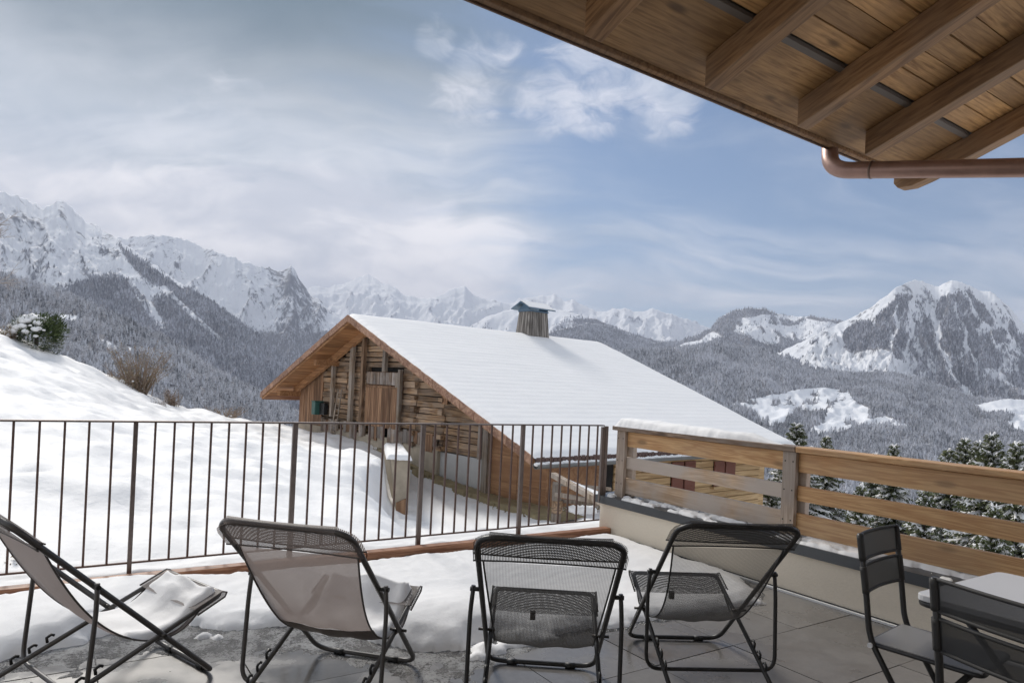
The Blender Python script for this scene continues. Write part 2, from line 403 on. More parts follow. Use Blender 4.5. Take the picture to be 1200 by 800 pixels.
M['twig_frost'] = plain_mat('twig_frost', (0.42, 0.38, 0.36), 0.9, 0, 12, 0.4)
M['dead_grass'] = plain_mat('dead_grass', (0.27, 0.215, 0.12), 0.95, 0, 5, 0.5, 0.6)
M['house_render'] = plain_mat('house_render', (0.5, 0.45, 0.38), 0.9)
M['screw'] = plain_mat('screw', (0.05, 0.045, 0.04), 0.4, 0.6)

def needle_mat(name, a, b):
    m, g = new_mat(name); v, r = objcoord(g, 3)
    n = g.noise(v, 3.0, 3, 0.6); c_ = g.mix(g.range(n, 0.3, 0.7), a, b)
    setp(g, color=c_, rough=0.7, spec=0.2)
    return m
M['needles'] = needle_mat('needles', (0.055, 0.07, 0.034), (0.15, 0.16, 0.075))
M['shrub'] = needle_mat('shrub', (0.03, 0.05, 0.02), (0.10, 0.13, 0.05))

def mesh_cloth(name, col, density, lines=380.0, var=0.25, warp_only=False, trans=0.35):
    """open woven mesh: the weave leaves holes that let light through"""
    m, g = new_mat(name)
    uv = g.new('ShaderNodeUVMap'); uv.uv_map = 'UVMap'
    s_ = g.new('ShaderNodeSeparateXYZ'); g.l.new(uv.outputs[0], s_.inputs[0])
    wa = g.math('SINE', g.math('MULTIPLY', s_.outputs[0], lines * 2 * PI))
    wb = g.math('SINE', g.math('MULTIPLY', s_.outputs[1], lines * 2 * PI))
    w = wa if warp_only else g.math('ADD', g.math('MULTIPLY', wa, 0.5), g.math('MULTIPLY', wb, 0.5))
    al = g.math('MINIMUM', g.math('MAXIMUM', g.math('ADD', density, g.math('MULTIPLY', w, var)), 0.02), 0.98)
    # threads have thickness: the holes close up when the weave is seen at a slant
    geo = g.new('ShaderNodeNewGeometry'); cs_ = g.math('ABSOLUTE', g.vmath('DOT_PRODUCT', geo.outputs['Incoming'], geo.outputs['Normal']))
    al = g.math('SUBTRACT', 1.0, g.math('POWER', g.math('SUBTRACT', 1.0, al), g.math('DIVIDE', 1.0, g.math('MAXIMUM', cs_, 0.15))))
    n = g.noise(uv.outputs[0], 9, 3)
    setp(g, color=g.mix(n, tuple(x * 0.85 for x in col), tuple(x * 1.15 for x in col)), rough=0.55, spec=0.4)
    tr = g.new('ShaderNodeBsdfTranslucent'); g.put(tr.inputs[0], tuple(min(1, x * 1.9) for x in col)); mx = g.new('ShaderNodeMixShader'); mx.inputs[0].default_value = trans
    g.l.new(g.p.outputs[0], mx.inputs[1]); g.l.new(tr.outputs[0], mx.inputs[2]); tp_ = g.new('ShaderNodeBsdfTransparent'); m2 = g.new('ShaderNodeMixShader'); g.put(m2.inputs[0], al)
    g.l.new(tp_.outputs[0], m2.inputs[1]); g.l.new(mx.outputs[0], m2.inputs[2]); g.l.new(m2.outputs[0], g.out.inputs[0])
    return m
M['sling_taupe'] = mesh_cloth('sling_taupe', (0.185, 0.155, 0.142), 0.76, 170, 0.2)
M['sling_black'] = mesh_cloth('sling_black', (0.045, 0.042, 0.040), 0.42, 170, 0.25, False, 0.10)
M['band_taupe'] = mesh_cloth('band_taupe', (0.17, 0.145, 0.135), 0.66, 170, 0.55, True)
M['band_black'] = mesh_cloth('band_black', (0.045, 0.042, 0.04), 0.56, 170, 0.65, True, 0.10)
M['hem_taupe'] = plain_mat('hem_taupe', (0.10, 0.088, 0.083), 0.7)
M['hem_black'] = plain_mat('hem_black', (0.03, 0.029, 0.028), 0.7)
M['bistro_mesh'] = mesh_cloth('bistro_mesh', (0.032, 0.032, 0.031), 0.82, 420, 0.1)
M['bistro_seat'] = plain_mat('bistro_seat', (0.20, 0.195, 0.19), 0.5, 0, 3, 0.1)

# wet slate-coloured floor tiles
m, g = new_mat('wet_tile'); v, r = objcoord(g, 5)
n = g.noise(g.new('ShaderNodeNewGeometry').outputs['Position'], 1.3, 6, 0.6); n2 = g.noise(v, 30, 6, 0.65)
c_ = g.mix(n2, (0.125, 0.118, 0.112), (0.20, 0.19, 0.18)); c_ = g.vmath('SCALE', c_, scale=g.math('ADD', 0.85, g.math('MULTIPLY', r, 0.3)))
c_ = g.vmath('SCALE', c_, scale=g.range(n, 0.35, 0.65, 0.75, 1.1))
setp(g, color=c_, rough=g.range(n, 0.36, 0.62, 0.10, 0.42), spec=0.6, normal=g.bump(n2, 0.06, 0.002)); M['tile'] = m
m, g = new_mat('slush'); tc = g.new('ShaderNodeTexCoord').outputs['Object']
n = g.noise(tc, 90, 6, 0.7); n2 = g.noise(tc, 7, 4, 0.6)
f = g.range(g.math('ADD', g.math('MULTIPLY', n, 0.5), g.math('MULTIPLY', n2, 0.5)), 0.42, 0.62)
setp(g, color=g.mix(f, (0.10, 0.095, 0.09), (0.36, 0.36, 0.36)), rough=g.range(f, 0, 1, 0.15, 0.6), normal=g.bump(n, 0.8, 0.02)); M['slush'] = m

# mountain surface: snow, rock on the steep parts, woodland floor where the forest attribute says so
def mountain_mat(name, rockcol=(0.13, 0.135, 0.15), nscale=0.02, streak=1.0, rock_t=0.42):
    m, g = new_mat(name)
    pos = g.new('ShaderNodeTexCoord').outputs['Object']
    af = g.new('ShaderNodeAttribute', attribute_name='forest'); ar = g.new('ShaderNodeAttribute', attribute_name='rock')
    n = g.noise(g.mapping(pos, scale=(1, 1, 0.35)), nscale, 9, 0.68)
    n2 = g.noise(g.mapping(pos, scale=(1, 0.6, 0.2)), nscale * 3.2, 8, 0.7)
    k = g.math('ADD', g.math('MULTIPLY', n, 0.55), g.math('MULTIPLY', n2, 0.45))
    rk = g.range(g.math('ADD', g.math('MULTIPLY', ar.outputs['Fac'], 0.42), k), 0.66, 0.78)
    fo = g.range(g.math('ADD', g.math('MULTIPLY', af.outputs['Fac'], 0.6), g.math('MULTIPLY', n2, 0.5)), 0.50, 0.64)
    c_ = g.mix(rk, (0.80, 0.81, 0.83), rockcol)
    c_ = g.mix(g.math('MULTIPLY', fo, 0.9), c_, (0.13, 0.125, 0.135))
    setp(g, color=c_, rough=0.85, spec=0.1, normal=g.bump(k, 0.6, 0.05 / nscale))
    return m
M['mountain'] = mountain_mat('mountain')
M['mountain_far'] = mountain_mat('mountain_far', (0.12, 0.13, 0.16), 0.008)
def tree_far_mat(name, dark, frost, lo, hi, sc=0.5):
    m, g = new_mat(name); oi = g.new('ShaderNodeObjectInfo'); tc = g.new('ShaderNodeTexCoord').outputs['Object']
    pos = g.new('ShaderNodeNewGeometry').outputs['Position']; nz = g.new('ShaderNodeSeparateXYZ'); g.l.new(g.new('ShaderNodeNewGeometry').outputs['Normal'], nz.inputs[0])
    n = g.noise(pos, sc, 3, 0.6)
    f = g.math('ADD', g.math('MULTIPLY', nz.outputs[2], 0.5), g.math('ADD', n, g.math('MULTIPLY', oi.outputs['Random'], 0.5)))
    f = g.math('ADD', f, g.math('MULTIPLY', g.math('SUBTRACT', g.noise(pos, 0.008, 5, 0.65), 0.5), 1.15))
    f = g.range(f, lo, hi)
    setp(g, color=g.mix(f, dark, frost), rough=0.85, spec=0.1)
    return m
M['far_conifer'] = tree_far_mat('far_conifer', (0.075, 0.082, 0.085), (0.58, 0.59, 0.63), 0.45, 1.15)
M['far_conifer_dark'] = tree_far_mat('far_conifer_dark', (0.062, 0.067, 0.075), (0.52, 0.53, 0.58), 0.55, 1.25)
M['far_broadleaf'] = tree_far_mat('far_broadleaf', (0.15, 0.14, 0.14), (0.68, 0.68, 0.71), 0.35, 0.95)
# ------------------------------------------------------------------ near ground
def tps_fit(P):
    P = np.array(P); n = len(P); d = np.hypot(P[:, None, 0] - P[None, :, 0], P[:, None, 1] - P[None, :, 1])
    K = np.where(d > 0, d * d * np.log(d + 1e-9), 0) + np.eye(n) * 0.6
    A = np.zeros((n + 3, n + 3)); A[:n, :n] = K; A[:n, n] = 1; A[:n, n + 1:] = P[:, :2]; A[n, :n] = 1; A[n + 1:, :n] = P[:, :2].T
    w = np.linalg.solve(A, np.concatenate([P[:, 2], [0, 0, 0]])); return P, w
def tps_eval(T, x, y):
    P, w = T; r = np.full(np.shape(x), w[len(P)]) + w[len(P) + 1] * x + w[len(P) + 2] * y
    for i in range(len(P)):
        d2 = (x - P[i, 0]) ** 2 + (y - P[i, 1]) ** 2; r = r + w[i] * 0.5 * d2 * np.log(d2 + 1e-9)
    return r
hill_px = [(-60, 360, 24), (0, 390, 24), (50, 409, 24), (100, 431, 24), (150, 462, 24), (180, 477, 24), (230, 490, 25), (290, 496, 26), (350, 500, 29),
           (0, 450, 15), (0, 520, 10), (0, 600, 6.5), (0, 676, 4.6), (120, 480, 17), (120, 560, 9), (120, 655, 5.1), (230, 520, 14), (230, 600, 8),
           (230, 650, 6.0), (350, 525, 20), (350, 580, 11), (350, 645, 6.8), (440, 535, 21.5), (440, 570, 14), (440, 615, 9.5), (400, 525, 25)]
hill_px += [(448, 540, 17.3), (449, 537, 19.5), (446, 548, 16.2)]
hp = [tuple(at(*q)) for q in hill_px] + [(-30, 15, 5.0), (-24, 5, 3.0), (-12, 0, 0.6), (-6, -4, -0.3), (0, -8, -0.5), (2, 4, -0.9), (6, 8, -1.6),
      (-30, 40, -1), (-18, 38, -5), (-10, 42, -7), (-50, 50, -6), (10, 10, -2.6), (0, 30, -1.6), (-6, 34, -2.5)]
TH_ = tps_fit(hp)
pp_ = [(0, 12, -1.95), (-2.4, 17, -2.0), (0, 20, -2.15), (3, 19, -2.1), (-3.6, 23, -1.85), (-6, 27, -1.2), (2.5, 16, -2.3), (6, 16, -3.0), (8, 22, -3.1), (14, 20, -5), (20, 30, -10),
       (30, 60, -25), (0, 45, -7), (10, 45, -10), (-10, 60, -14), (10, 5, -3.2), (4, -5, -2.5), (40, 20, -14), (-9, 31, -1.3), (60, 60, -40), (0, 80, -25), (-40, 80, -25), (14, 33, -5.5), (10, 26, -4.0)]
TP_ = tps_fit(pp_)
def ground_z(x, y):
    x = np.asarray(x, float); y = np.asarray(y, float)
    h = tps_eval(TH_, x, y); p = tps_eval(TP_, x, y)
    edge = np.interp(y, [-20, 4, 8, 12, 14.5, 16, 17.6, 21.5, 25, 32, 45], [3.0, 1.2, -0.6, -2.1, -2.95, -3.12, -3.16, -4.3, -6.5, -12.0, -20])
    wid = np.interp(y, [0, 8, 12, 14.5, 16, 21.5, 30], [1.5, 1.6, 1.2, 0.5, 0.2, 0.2, 1.5])
    t = sstep(x, edge - wid * 0.5, edge + wid)
    z = h * (1 - t) + p * t
    return z
gx_ = np.concatenate([np.arange(-60, -20, 0.5), np.arange(-20, 12, 0.14), np.arange(12, 75, 0.7)])
gy_ = np.concatenate([np.arange(-12, 3, 0.5), np.arange(3, 30, 0.14), np.arange(30, 110, 0.8)])
GX, GY = np.meshgrid(gx_, gy_, indexing='ij')
GZ = ground_z(GX, GY)
r_ = np.hypot(GX, GY)
und = fbm(GX * 0.35, GY * 0.55, 4) * 0.30 + fbm(GX * 1.1 + GY * 0.5, GY * 1.6, 4) * 0.17 + fbm(GX * 3.2, GY * 4.0, 3) * 0.035
onpath = sstep(GX, np.interp(GY, [8, 12, 17, 22], [-0.4, -1.4, -2.6, -3.7]), np.interp(GY, [8, 12, 17, 22], [1, 0, -2, -3]))
GZ = GZ + und * (1 - 0.8 * onpath)
# wheel tracks pressed into the path that runs along the barn
for off in (1.9, 3.3):
    a = at(520, 598, 17.6).xy; b = at(470, 560, 22.5).xy
    dv = (Vector(b) - Vector(a)).normalized(); nvv = Vector((-dv.y, dv.x))
    dd = (GX - a[0]) * nvv.x + (GY - a[1]) * nvv.y + (off - 2.6) + fbm(GX * 0.3, GY * 0.3, 2) * 0.3
    GZ -= 0.10 * np.exp(-(dd / 0.16) ** 2) * onpath * (GY < 25)
# stay clear of the terrace slab
UANG = math.radians(33.5); UV_ = Vector((math.cos(UANG), math.sin(UANG), 0)); VV_ = Vector((-math.sin(UANG), math.cos(UANG), 0))
TO = Vector(onz(706.5, 624.5, 0))                     # terrace corner where railing and parapet meet
lx = (GX - TO.x) * UV_.x + (GY - TO.y) * UV_.y; ly = (GX - TO.x) * VV_.x + (GY - TO.y) * VV_.y
inside = (lx < 0.45) & (ly < 0.42)
GZ = np.where(inside, np.minimum(GZ, -0.35), GZ)
near = sstep(ly, 1.6, 0.4) * (lx < 0.5) * (ly > 0.1)
GZ = GZ * (1 - near) + np.minimum(GZ, -0.06) * near
gnd = grid_mesh('snowy_ground', GX, GY, GZ, M['snow_field']); tag(gnd, kind='structure')

# ------------------------------------------------------------------ mountains
def tree_proto(name, kind, mat):
    rr = random.Random(5); mb = MB()
    if kind == 'cone':
        for z0, z1, r0 in ((0.02, 0.50, 0.20), (0.28, 0.76, 0.15), (0.55, 1.0, 0.095)):
            n = 7; ring = [(r0 * (0.75 + 0.5 * rr.random()) * math.cos(2 * PI * k / n), r0 * (0.75 + 0.5 * rr.random()) * math.sin(2 * PI * k / n), z0 + 0.05 * rr.random()) for k in range(n)]
            mb.add(ring + [(0, 0, z1)], [(k, (k + 1) % n, n) for k in range(n)])
    else:
        for k in range(46):
            a = rr.random() * 2 * PI; zc = 0.25 + 0.65 * rr.random(); w = 0.30 * math.sin(PI * min(1, (zc - 0.1) / 0.95)) + 0.05
            rad = w * rr.random() ** 0.5; c0 = Vector((rad * math.cos(a), rad * math.sin(a), zc))
            d = Vector((rr.gauss(0, 1), rr.gauss(0, 1), rr.gauss(0, 1.2))).normalized() * 0.11; e = Vector((rr.gauss(0, 1), rr.gauss(0, 1), rr.gauss(0, 1))).normalized() * 0.03
            mb.add([c0 - d, c0 + d, c0 + e + d * 0.2], [(0, 1, 2)])
        mb.tube([(0, 0, 0), (0, 0, 0.6)], 0.012, 4)
    me = bpy.data.meshes.new(name); me.from_pydata(mb.v, [], mb.f); me.materials.append(mat)
    return bpy.data.objects.new(name, me)
def forest_points(name, P, H, proto, seed=1):
    """one forest as one object: trees instanced on points that carry height and turn"""
    me = bpy.data.meshes.new(name); n = len(P)
    me.vertices.add(n); me.vertices.foreach_set('co', P.astype(np.float32).ravel())
    r = np.random.default_rng(seed)
    sc = np.stack([H * r.uniform(0.8, 1.3, n), H * r.uniform(0.8, 1.3, n), H], -1).astype(np.float32)
    ro = np.stack([r.normal(0, 0.03, n), r.normal(0, 0.03, n), r.uniform(0, 6.28, n)], -1).astype(np.float32)
    a = me.attributes.new('tree_scale', 'FLOAT_VECTOR', 'POINT'); a.data.foreach_set('vector', sc.ravel())
    a = me.attributes.new('tree_turn', 'FLOAT_VECTOR', 'POINT'); a.data.foreach_set('vector', ro.ravel())
    o = bpy.data.objects.new(name, me); COL.objects.link(o)
    ng = bpy.data.node_groups.new(name, 'GeometryNodeTree')
    ng.interface.new_socket('Geometry', in_out='INPUT', socket_type='NodeSocketGeometry'); ng.interface.new_socket('Geometry', in_out='OUTPUT', socket_type='NodeSocketGeometry')
    N = ng.nodes; i_ = N.new('NodeGroupInput'); o_ = N.new('NodeGroupOutput'); oi = N.new('GeometryNodeObjectInfo'); oi.inputs[0].default_value = proto; oi.inputs['As Instance'].default_value = True
    ip = N.new('GeometryNodeInstanceOnPoints'); a1 = N.new('GeometryNodeInputNamedAttribute'); a1.data_type = 'FLOAT_VECTOR'; a1.inputs[0].default_value = 'tree_scale'
    a2 = N.new('GeometryNodeInputNamedAttribute'); a2.data_type = 'FLOAT_VECTOR'; a2.inputs[0].default_value = 'tree_turn'
    L = ng.links; L.new(i_.outputs[0], ip.inputs['Points']); L.new(oi.outputs['Geometry'], ip.inputs['Instance']); L.new(a2.outputs[0], ip.inputs['Rotation']); L.new(a1.outputs[0], ip.inputs['Scale']); L.new(ip.outputs[0], o_.inputs[0])
    md = o.modifiers.new('trees', 'NODES'); md.node_group = ng
    tag(o, kind='stuff')
    return o
PROTO_C = tree_proto('far_conifer_tree', 'cone', M['far_conifer'])
PROTO_D = tree_proto('far_dark_conifer_tree', 'cone', M['far_conifer_dark'])
PROTO_B = tree_proto('far_broadleaf_tree', 'leaf', M['far_broadleaf'])

def layer(name, sil, Yr, Yn, foot, forest_fn, rock_fn, nt=300, ns=110, amp=60, gully=0.012, power=1.25, mat='mountain', spacing=9.0, Ht=(12, 18), proto=None, fname=None, flabel=None,
          jag=0.0, Yr_var=0.12, seed=0, maxn=60000, back=0.35, gstretch=3.0, mix_b=0.0):
    """a mountain body: the skyline given as photo directions at its true distance, the flank falling towards the valley, a back slope behind"""
    sx_ = np.array([p[0] for p in sil], float)
    t = np.linspace(0, 1, nt); px = sx_[0] + (sx_[-1] - sx_[0]) * t
    py = np.interp(px, sx_, [p[1] for p in sil]) + jag * fbm(px / 9.0 + seed, px * 0 + seed, 4)
    rx = np.empty(nt); rz = np.empty(nt)
    for i in range(nt):
        r = ray(px[i], py[i]); rx[i] = r.x; rz[i] = r.z
    Yr_ = Yr * (1 + Yr_var * fbm(px / 120.0 + seed * 3.1, px * 0 + 5, 2))
    footz = np.interp(px, [f[0] for f in foot], [CAM_Z + ray(f[0], f[1]).z * Yn for f in foot])
    nb = ns // 5
    s_ = np.concatenate([np.linspace(0, 1, ns), 1 + np.linspace(0, 1, nb + 1)[1:] * back])
    S, T = np.meshgrid(s_, np.arange(nt), indexing='xy')
    S = S.astype(float); RX = rx[T]; RZ = rz[T]; YR = Yr_[T]
    Y = Yn + (YR - Yn) * S; X = RX * Y
    ztop = CAM_Z + RZ * YR; zf = footz[T]
    Sf = np.clip(S, 0, 1)
    Z_ = zf + (ztop - zf) * Sf ** power
    Z_ = np.where(S > 1, ztop - (S - 1) / back * (ztop - zf) * 0.6, Z_)
    az = X / Y * Yr * gully
    N1 = ridged(az + seed * 7 + fbm(X * gully * .4, Y * gully * .4, 2) * 0.8, Y * gully / gstretch + seed, 5) - 0.55
    N2 = fbm(X * gully * 2.2 + seed, Y * gully * 2.2, 5)
    env = np.where(S <= 1, np.clip(S * 5, 0, 1) * np.clip((1 - S) * 5, 0.0, 1), 0.6)
    Z_ = Z_ + (N1 * amp + N2 * amp * 0.5) * env
    PX, PY = proj_np(X, Y, Z_)
    rk = np.clip(rock_fn(PX, PY, N1, S), 0, 1); fo = np.clip(forest_fn(PX, PY, N1, S, py[T]), 0, 1)
    o = grid_mesh(name, X, Y, Z_, M[mat], {'forest': fo, 'rock': rk}); tag(o, kind='structure')
    if fname:
        # sample trees by surface area times forest density
        e1 = np.stack([X[1:, :-1] - X[:-1, :-1], Y[1:, :-1] - Y[:-1, :-1], Z_[1:, :-1] - Z_[:-1, :-1]], -1)
        e2 = np.stack([X[:-1, 1:] - X[:-1, :-1], Y[:-1, 1:] - Y[:-1, :-1], Z_[:-1, 1:] - Z_[:-1, :-1]], -1)
        ar = np.linalg.norm(np.cross(e1, e2), axis=-1) * (S[:-1, :-1] <= 1.02)
        w = ar * fo[:-1, :-1] ** 1.5
        vis = (PX[:-1, :-1] > -60) & (PX[:-1, :-1] < 1260)
        w = w * vis
        n = int(min(maxn, w.sum() / spacing ** 2))
        print(name, 'trees wanted', int(w.sum() / spacing ** 2), 'used', n)
        r = np.random.default_rng(seed + 5)
        cells = r.choice(w.size, n, p=(w / w.sum()).ravel()); ci, cj = np.unravel_index(cells, w.shape)
        u = r.random(n); v = r.random(n)
        def bil(A): return (A[ci, cj] * (1 - u) + A[ci + 1, cj] * u) * (1 - v) + (A[ci, cj + 1] * (1 - u) + A[ci + 1, cj + 1] * u) * v
        P = np.stack([bil(X), bil(Y), bil(Z_) - 0.5], -1)
        H = r.uniform(Ht[0], Ht[1], n) * (0.7 + 0.6 * r.random(n))
        pick = r.random(n) < mix_b
        if (~pick).any(): forest_points(fname, P[~pick], H[~pick], proto or PROTO_C, seed)
        if pick.any(): forest_points('frosted_woodland', P[pick], H[pick] * 0.9, PROTO_B, seed + 1)
    return o
zero = lambda *a: np.zeros_like(a[0])

# far snow ridges
layer('distant_snow_ridge', [(300, 372), (335, 350), (370, 335), (385, 337), (400, 333), (415, 327), (432, 321), (447, 331), (462, 336), (475, 346), (500, 350), (518, 345), (530, 338), (545, 336), (558, 347), (575, 352), (598, 356), (615, 349), (632, 347), (650, 345), (662, 353), (672, 351), (688, 360), (705, 366), (722, 361), (735, 362), (752, 366), (765, 361), (785, 368), (805, 374), (830, 384), (880, 400), (950, 420)],
      7500, 4300, [(0, 470), (1200, 500)], lambda px, py, n, s, r: np.clip((s < 0.55) * 0.5, 0, 1), lambda px, py, n, s: 0.30 + 0.5 * n, nt=520, ns=150, amp=210, gully=0.0022, mat='mountain_far', jag=3.0, seed=2, power=1.15)
layer('snowy_mountain', [(60, 300), (100, 282), (150, 278), (178, 275), (205, 277), (225, 283), (240, 291), (262, 297), (285, 306), (300, 311), (318, 315), (329, 319), (336, 314), (341, 310), (345, 316), (350, 326), (358, 337), (366, 347), (376, 352), (386, 365), (400, 373), (425, 386), (460, 402), (520, 425)],
      4700, 2900, [(0, 520), (1200, 560)],
      lambda px, py, n, s, r: sstep(py, 375, 400) * 0.9 + 0.35 * sstep(py, 345, 370) * (n > 0.0),
      lambda px, py, n, s: 0.36 + 0.5 * n + 0.26 * np.exp(-((px - 345) / 32) ** 2) * sstep(py, 440, 380), nt=420, ns=150, amp=150, gully=0.0038, jag=4.0, seed=4, fname='far_forest', spacing=15, Ht=(13, 20), maxn=26000, mat='mountain', power=1.2)
layer('snowy_mountain_shoulder', [(500, 420), (540, 390), (570, 371), (600, 362), (625, 359), (645, 361), (670, 366), (700, 375), (740, 391), (790, 405), (850, 430)],
      5200, 3600, [(0, 470), (1200, 500)], lambda px, py, n, s, r: 0.75 * sstep(px, 640, 690) * sstep(py, 368, 376) + 0.45 * sstep(n, -0.05, 0.2) * sstep(py, 372, 385), lambda px, py, n, s: 0.2 + 0.5 * n, nt=240, ns=80, amp=110, gully=0.003, jag=2.0, seed=9,
      fname='far_forest', spacing=13, Ht=(12, 18), maxn=18000, proto=PROTO_D)
BL = [(-150, 180), (-60, 205), (0, 224), (20, 229), (38, 238), (52, 243), (64, 238), (76, 234), (88, 248), (100, 259), (112, 264), (128, 274), (150, 288), (170, 303), (200, 324), (225, 340), (250, 354), (280, 376), (300, 391), (330, 418), (360, 446), (420, 490)]
def fB(px, py, n, s, r):
    d = py - r
    band = sstep(d, 2, 7) * sstep(px, 95, 150) * sstep(30 - d, 0, 12) * 0.75
    lowf = sstep(py - (335 - 0.02 * (px - 100) + 12 * np.sin(px / 23.0)), 0, 8) * sstep(px, 62, 85)
    lowf = np.maximum(lowf, sstep(py, 318, 330) * (px > 105) * (px < 160))
    chute = np.exp(-((px - (150 + (py - 320) * 0.62)) / 7) ** 2) * sstep(395 - py, 0, 20) + 0.9 * np.exp(-((px - (205 + (py - 350) * 1.1)) / 5) ** 2) * (py > 335) * (py < 400)
    mid = 0.55 * sstep(n, -0.05, 0.25) * sstep(py, 262, 300)
    return np.clip(np.maximum(np.maximum(band, lowf), mid) - chute, 0, 1)
layer('rocky_mountain', BL, 3100, 1500, [(-150, 520), (500, 560)], fB, lambda px, py, n, s: 0.42 + 0.55 * n - 0.1 * (s > .93), nt=460, ns=180, amp=75, gully=0.0065, jag=5.0, seed=6,
      fname='mountain_forest', spacing=8.5, Ht=(10, 16), maxn=90000, proto=PROTO_D)
# wooded hills in the middle distance
E1 = [(858, 388), (868, 371), (893, 367), (930, 370), (985, 378), (975, 395), (930, 402), (900, 404), (880, 397)]
E2 = [(785, 409), (800, 401), (820, 398), (835, 388), (850, 395), (815, 405), (800, 413)]
def fE(px, py, n, s, r):
    sd1 = poly_sd(px + n * 8, py + n * 5, E1); sd2 = poly_sd(px + n * 6, py, E2)
    f = 1 - 0.85 * sstep(sd1, -2, 3) * (n < 0.16) - 0.9 * sstep(sd2, -1, 2)
    return f * sstep(py - r, -1, 2)
layer('wooded_hill', [(560, 425), (610, 398), (660, 385), (690, 378), (715, 382), (740, 392), (765, 401), (790, 400), (815, 394), (832, 385), (845, 371), (862, 363), (880, 361), (897, 362), (912, 368), (935, 371), (955, 371), (985, 376), (1010, 386), (1060, 402), (1120, 420)],
      4000, 2500, [(0, 470), (1200, 520)], fE, lambda px, py, n, s: 0.15 + 0.3 * n, nt=360, ns=110, amp=70, gully=0.005, jag=2.0, seed=12,
      fname='hill_forest', spacing=8.0, Ht=(9, 14), maxn=120000, power=1.1)
# the steep mountain on the right
M1 = [(938, 412), (976, 390), (1005, 372), (1030, 352), (1052, 336), (1058, 340), (1040, 360), (1012, 376), (990, 385), (984, 402), (1000, 416), (1018, 409), (1040, 412), (1056, 425), (1072, 442), (1030, 437), (1000, 441), (948, 433)]
def fF(px, py, n, s, r):
    d = py - r
    f = 0.35 + 0.95 * sstep(n, -0.22, 0.10)
    f *= sstep(d, 8 + 6 * np.sin(px / 7.0), 16 + 6 * np.sin(px / 7.0))
    f -= 1.2 * sstep(poly_sd(px + n * 5, py + n * 3, M1), -2, 2)
    for x0, y0, x1, y1, w in ((1090, 336, 1098, 395, 5.5), (1098, 395, 1110, 430, 4), (1110, 430, 1135, 465, 4), (1052, 360, 1044, 425, 2), (1118, 355, 1140, 420, 2.2), (1140, 420, 1152, 455, 2), (1164, 435, 1198, 462, 5), (1068, 350, 1066, 410, 1.6), (1130, 345, 1165, 400, 2.2), (1150, 350, 1200, 420, 2.0), (1160, 342, 1198, 385, 2.5)):
        t = np.clip((py - y0) / (y1 - y0), 0, 1); xx = x0 + (x1 - x0) * t + 2.5 * np.sin(py / 6.0)
        f -= 1.3 * np.exp(-((px - xx) / w) ** 2) * (py > y0 - 2) * (py < y1 + 3)
    return f
layer('steep_mountain', [(860, 440), (915, 412), (950, 395), (985, 378), (1005, 369), (1022, 359), (1040, 345), (1052, 336), (1062, 331), (1072, 328), (1082, 330), (1092, 334), (1100, 336), (1108, 331), (1116, 328), (1128, 331), (1140, 337), (1150, 341), (1160, 341), (1172, 350), (1184, 361), (1195, 374), (1212, 392), (1240, 418), (1300, 455), (1400, 490)],
      3000, 1900, [(800, 500), (1400, 530)], fF, lambda px, py, n, s: 0.35 + 0.45 * n, nt=460, ns=200, amp=85, gully=0.0095, jag=2.0, seed=21, gstretch=5.0,
      fname='mountain_forest', spacing=6.6, Ht=(9, 14), maxn=100000, proto=PROTO_D, power=1.35)
# valley slopes with clearings in front of it
M2 = [(852, 473), (895, 463), (934, 456), (965, 454), (992, 455), (999, 468), (1025, 482), (1072, 501), (1040, 497), (1015, 498), (985, 505), (960, 509), (940, 506), (965, 492), (968, 482), (934, 480), (918, 494), (905, 500), (890, 492), (880, 480)]
M3 = [(1140, 473), (1165, 469), (1200, 466), (1290, 462), (1290, 520), (1200, 508), (1176, 497), (1190, 486), (1170, 483), (1150, 483)]
def fG(px, py, n, s, r):
    f = np.ones_like(px) * sstep(py - r, -1, 2)
    f -= 1.2 * sstep(poly_sd(px + n * 8, py + n * 4, M2), -1.5, 2) * (1 - 0.75 * ((fbm(px / 22, py / 7, 3) > 0.20)))
    f -= 1.2 * sstep(poly_sd(px + n * 8, py + n * 4, M3), -1.5, 2)
    return f
layer('valley_slope', [(500, 430), (600, 412), (700, 412), (780, 408), (850, 402), (900, 410), (940, 430), (1000, 437), (1040, 436), (1075, 442), (1110, 455), (1140, 466), (1200, 468), (1260, 468), (1400, 480)],
      2200, 800, [(400, 640), (1400, 660)], fG, zero, nt=420, ns=180, amp=22, gully=0.008, jag=1.2, seed=33, power=1.15,
      fname='valley_forest', spacing=5.0, Ht=(7, 12), maxn=190000, mix_b=0.35)
# frosted woods on the slope to the left
def fA(px, py, n, s, r):
    f = np.ones_like(px)
    for x0, y0, a, b in ((82, 372, 12, 4), (128, 404, 6, 7), (150, 408, 5, 3)):
        f -= 1.1 * np.exp(-(((px - x0) - (py - y0) * 1.3) / a) ** 2 - ((py - y0) / b) ** 2)
    return f
layer('wooded_slope', [(-150, 285), (-60, 303), (0, 320), (30, 329), (60, 339), (100, 354), (150, 377), (200, 401), (235, 424), (260, 440), (290, 455), (320, 470), (350, 486), (390, 505), (460, 530), (560, 560)],
      950, 330, [(-150, 560), (560, 620)], fA, zero, nt=380, ns=150, amp=12, gully=0.02, jag=1.0, seed=41, power=1.1,
      fname='hillside_forest', spacing=3.9, Ht=(5, 10), maxn=90000, mix_b=0.6)
# valley floor far below, out to the horizon
vf = grid_mesh('valley_ground', *np.meshgrid(np.linspace(-10400, 10400, 90), np.linspace(-1500, 11400, 60), indexing='ij'), np.full((90, 60), -420.0), M['snow_field']); tag(vf, kind='structure')
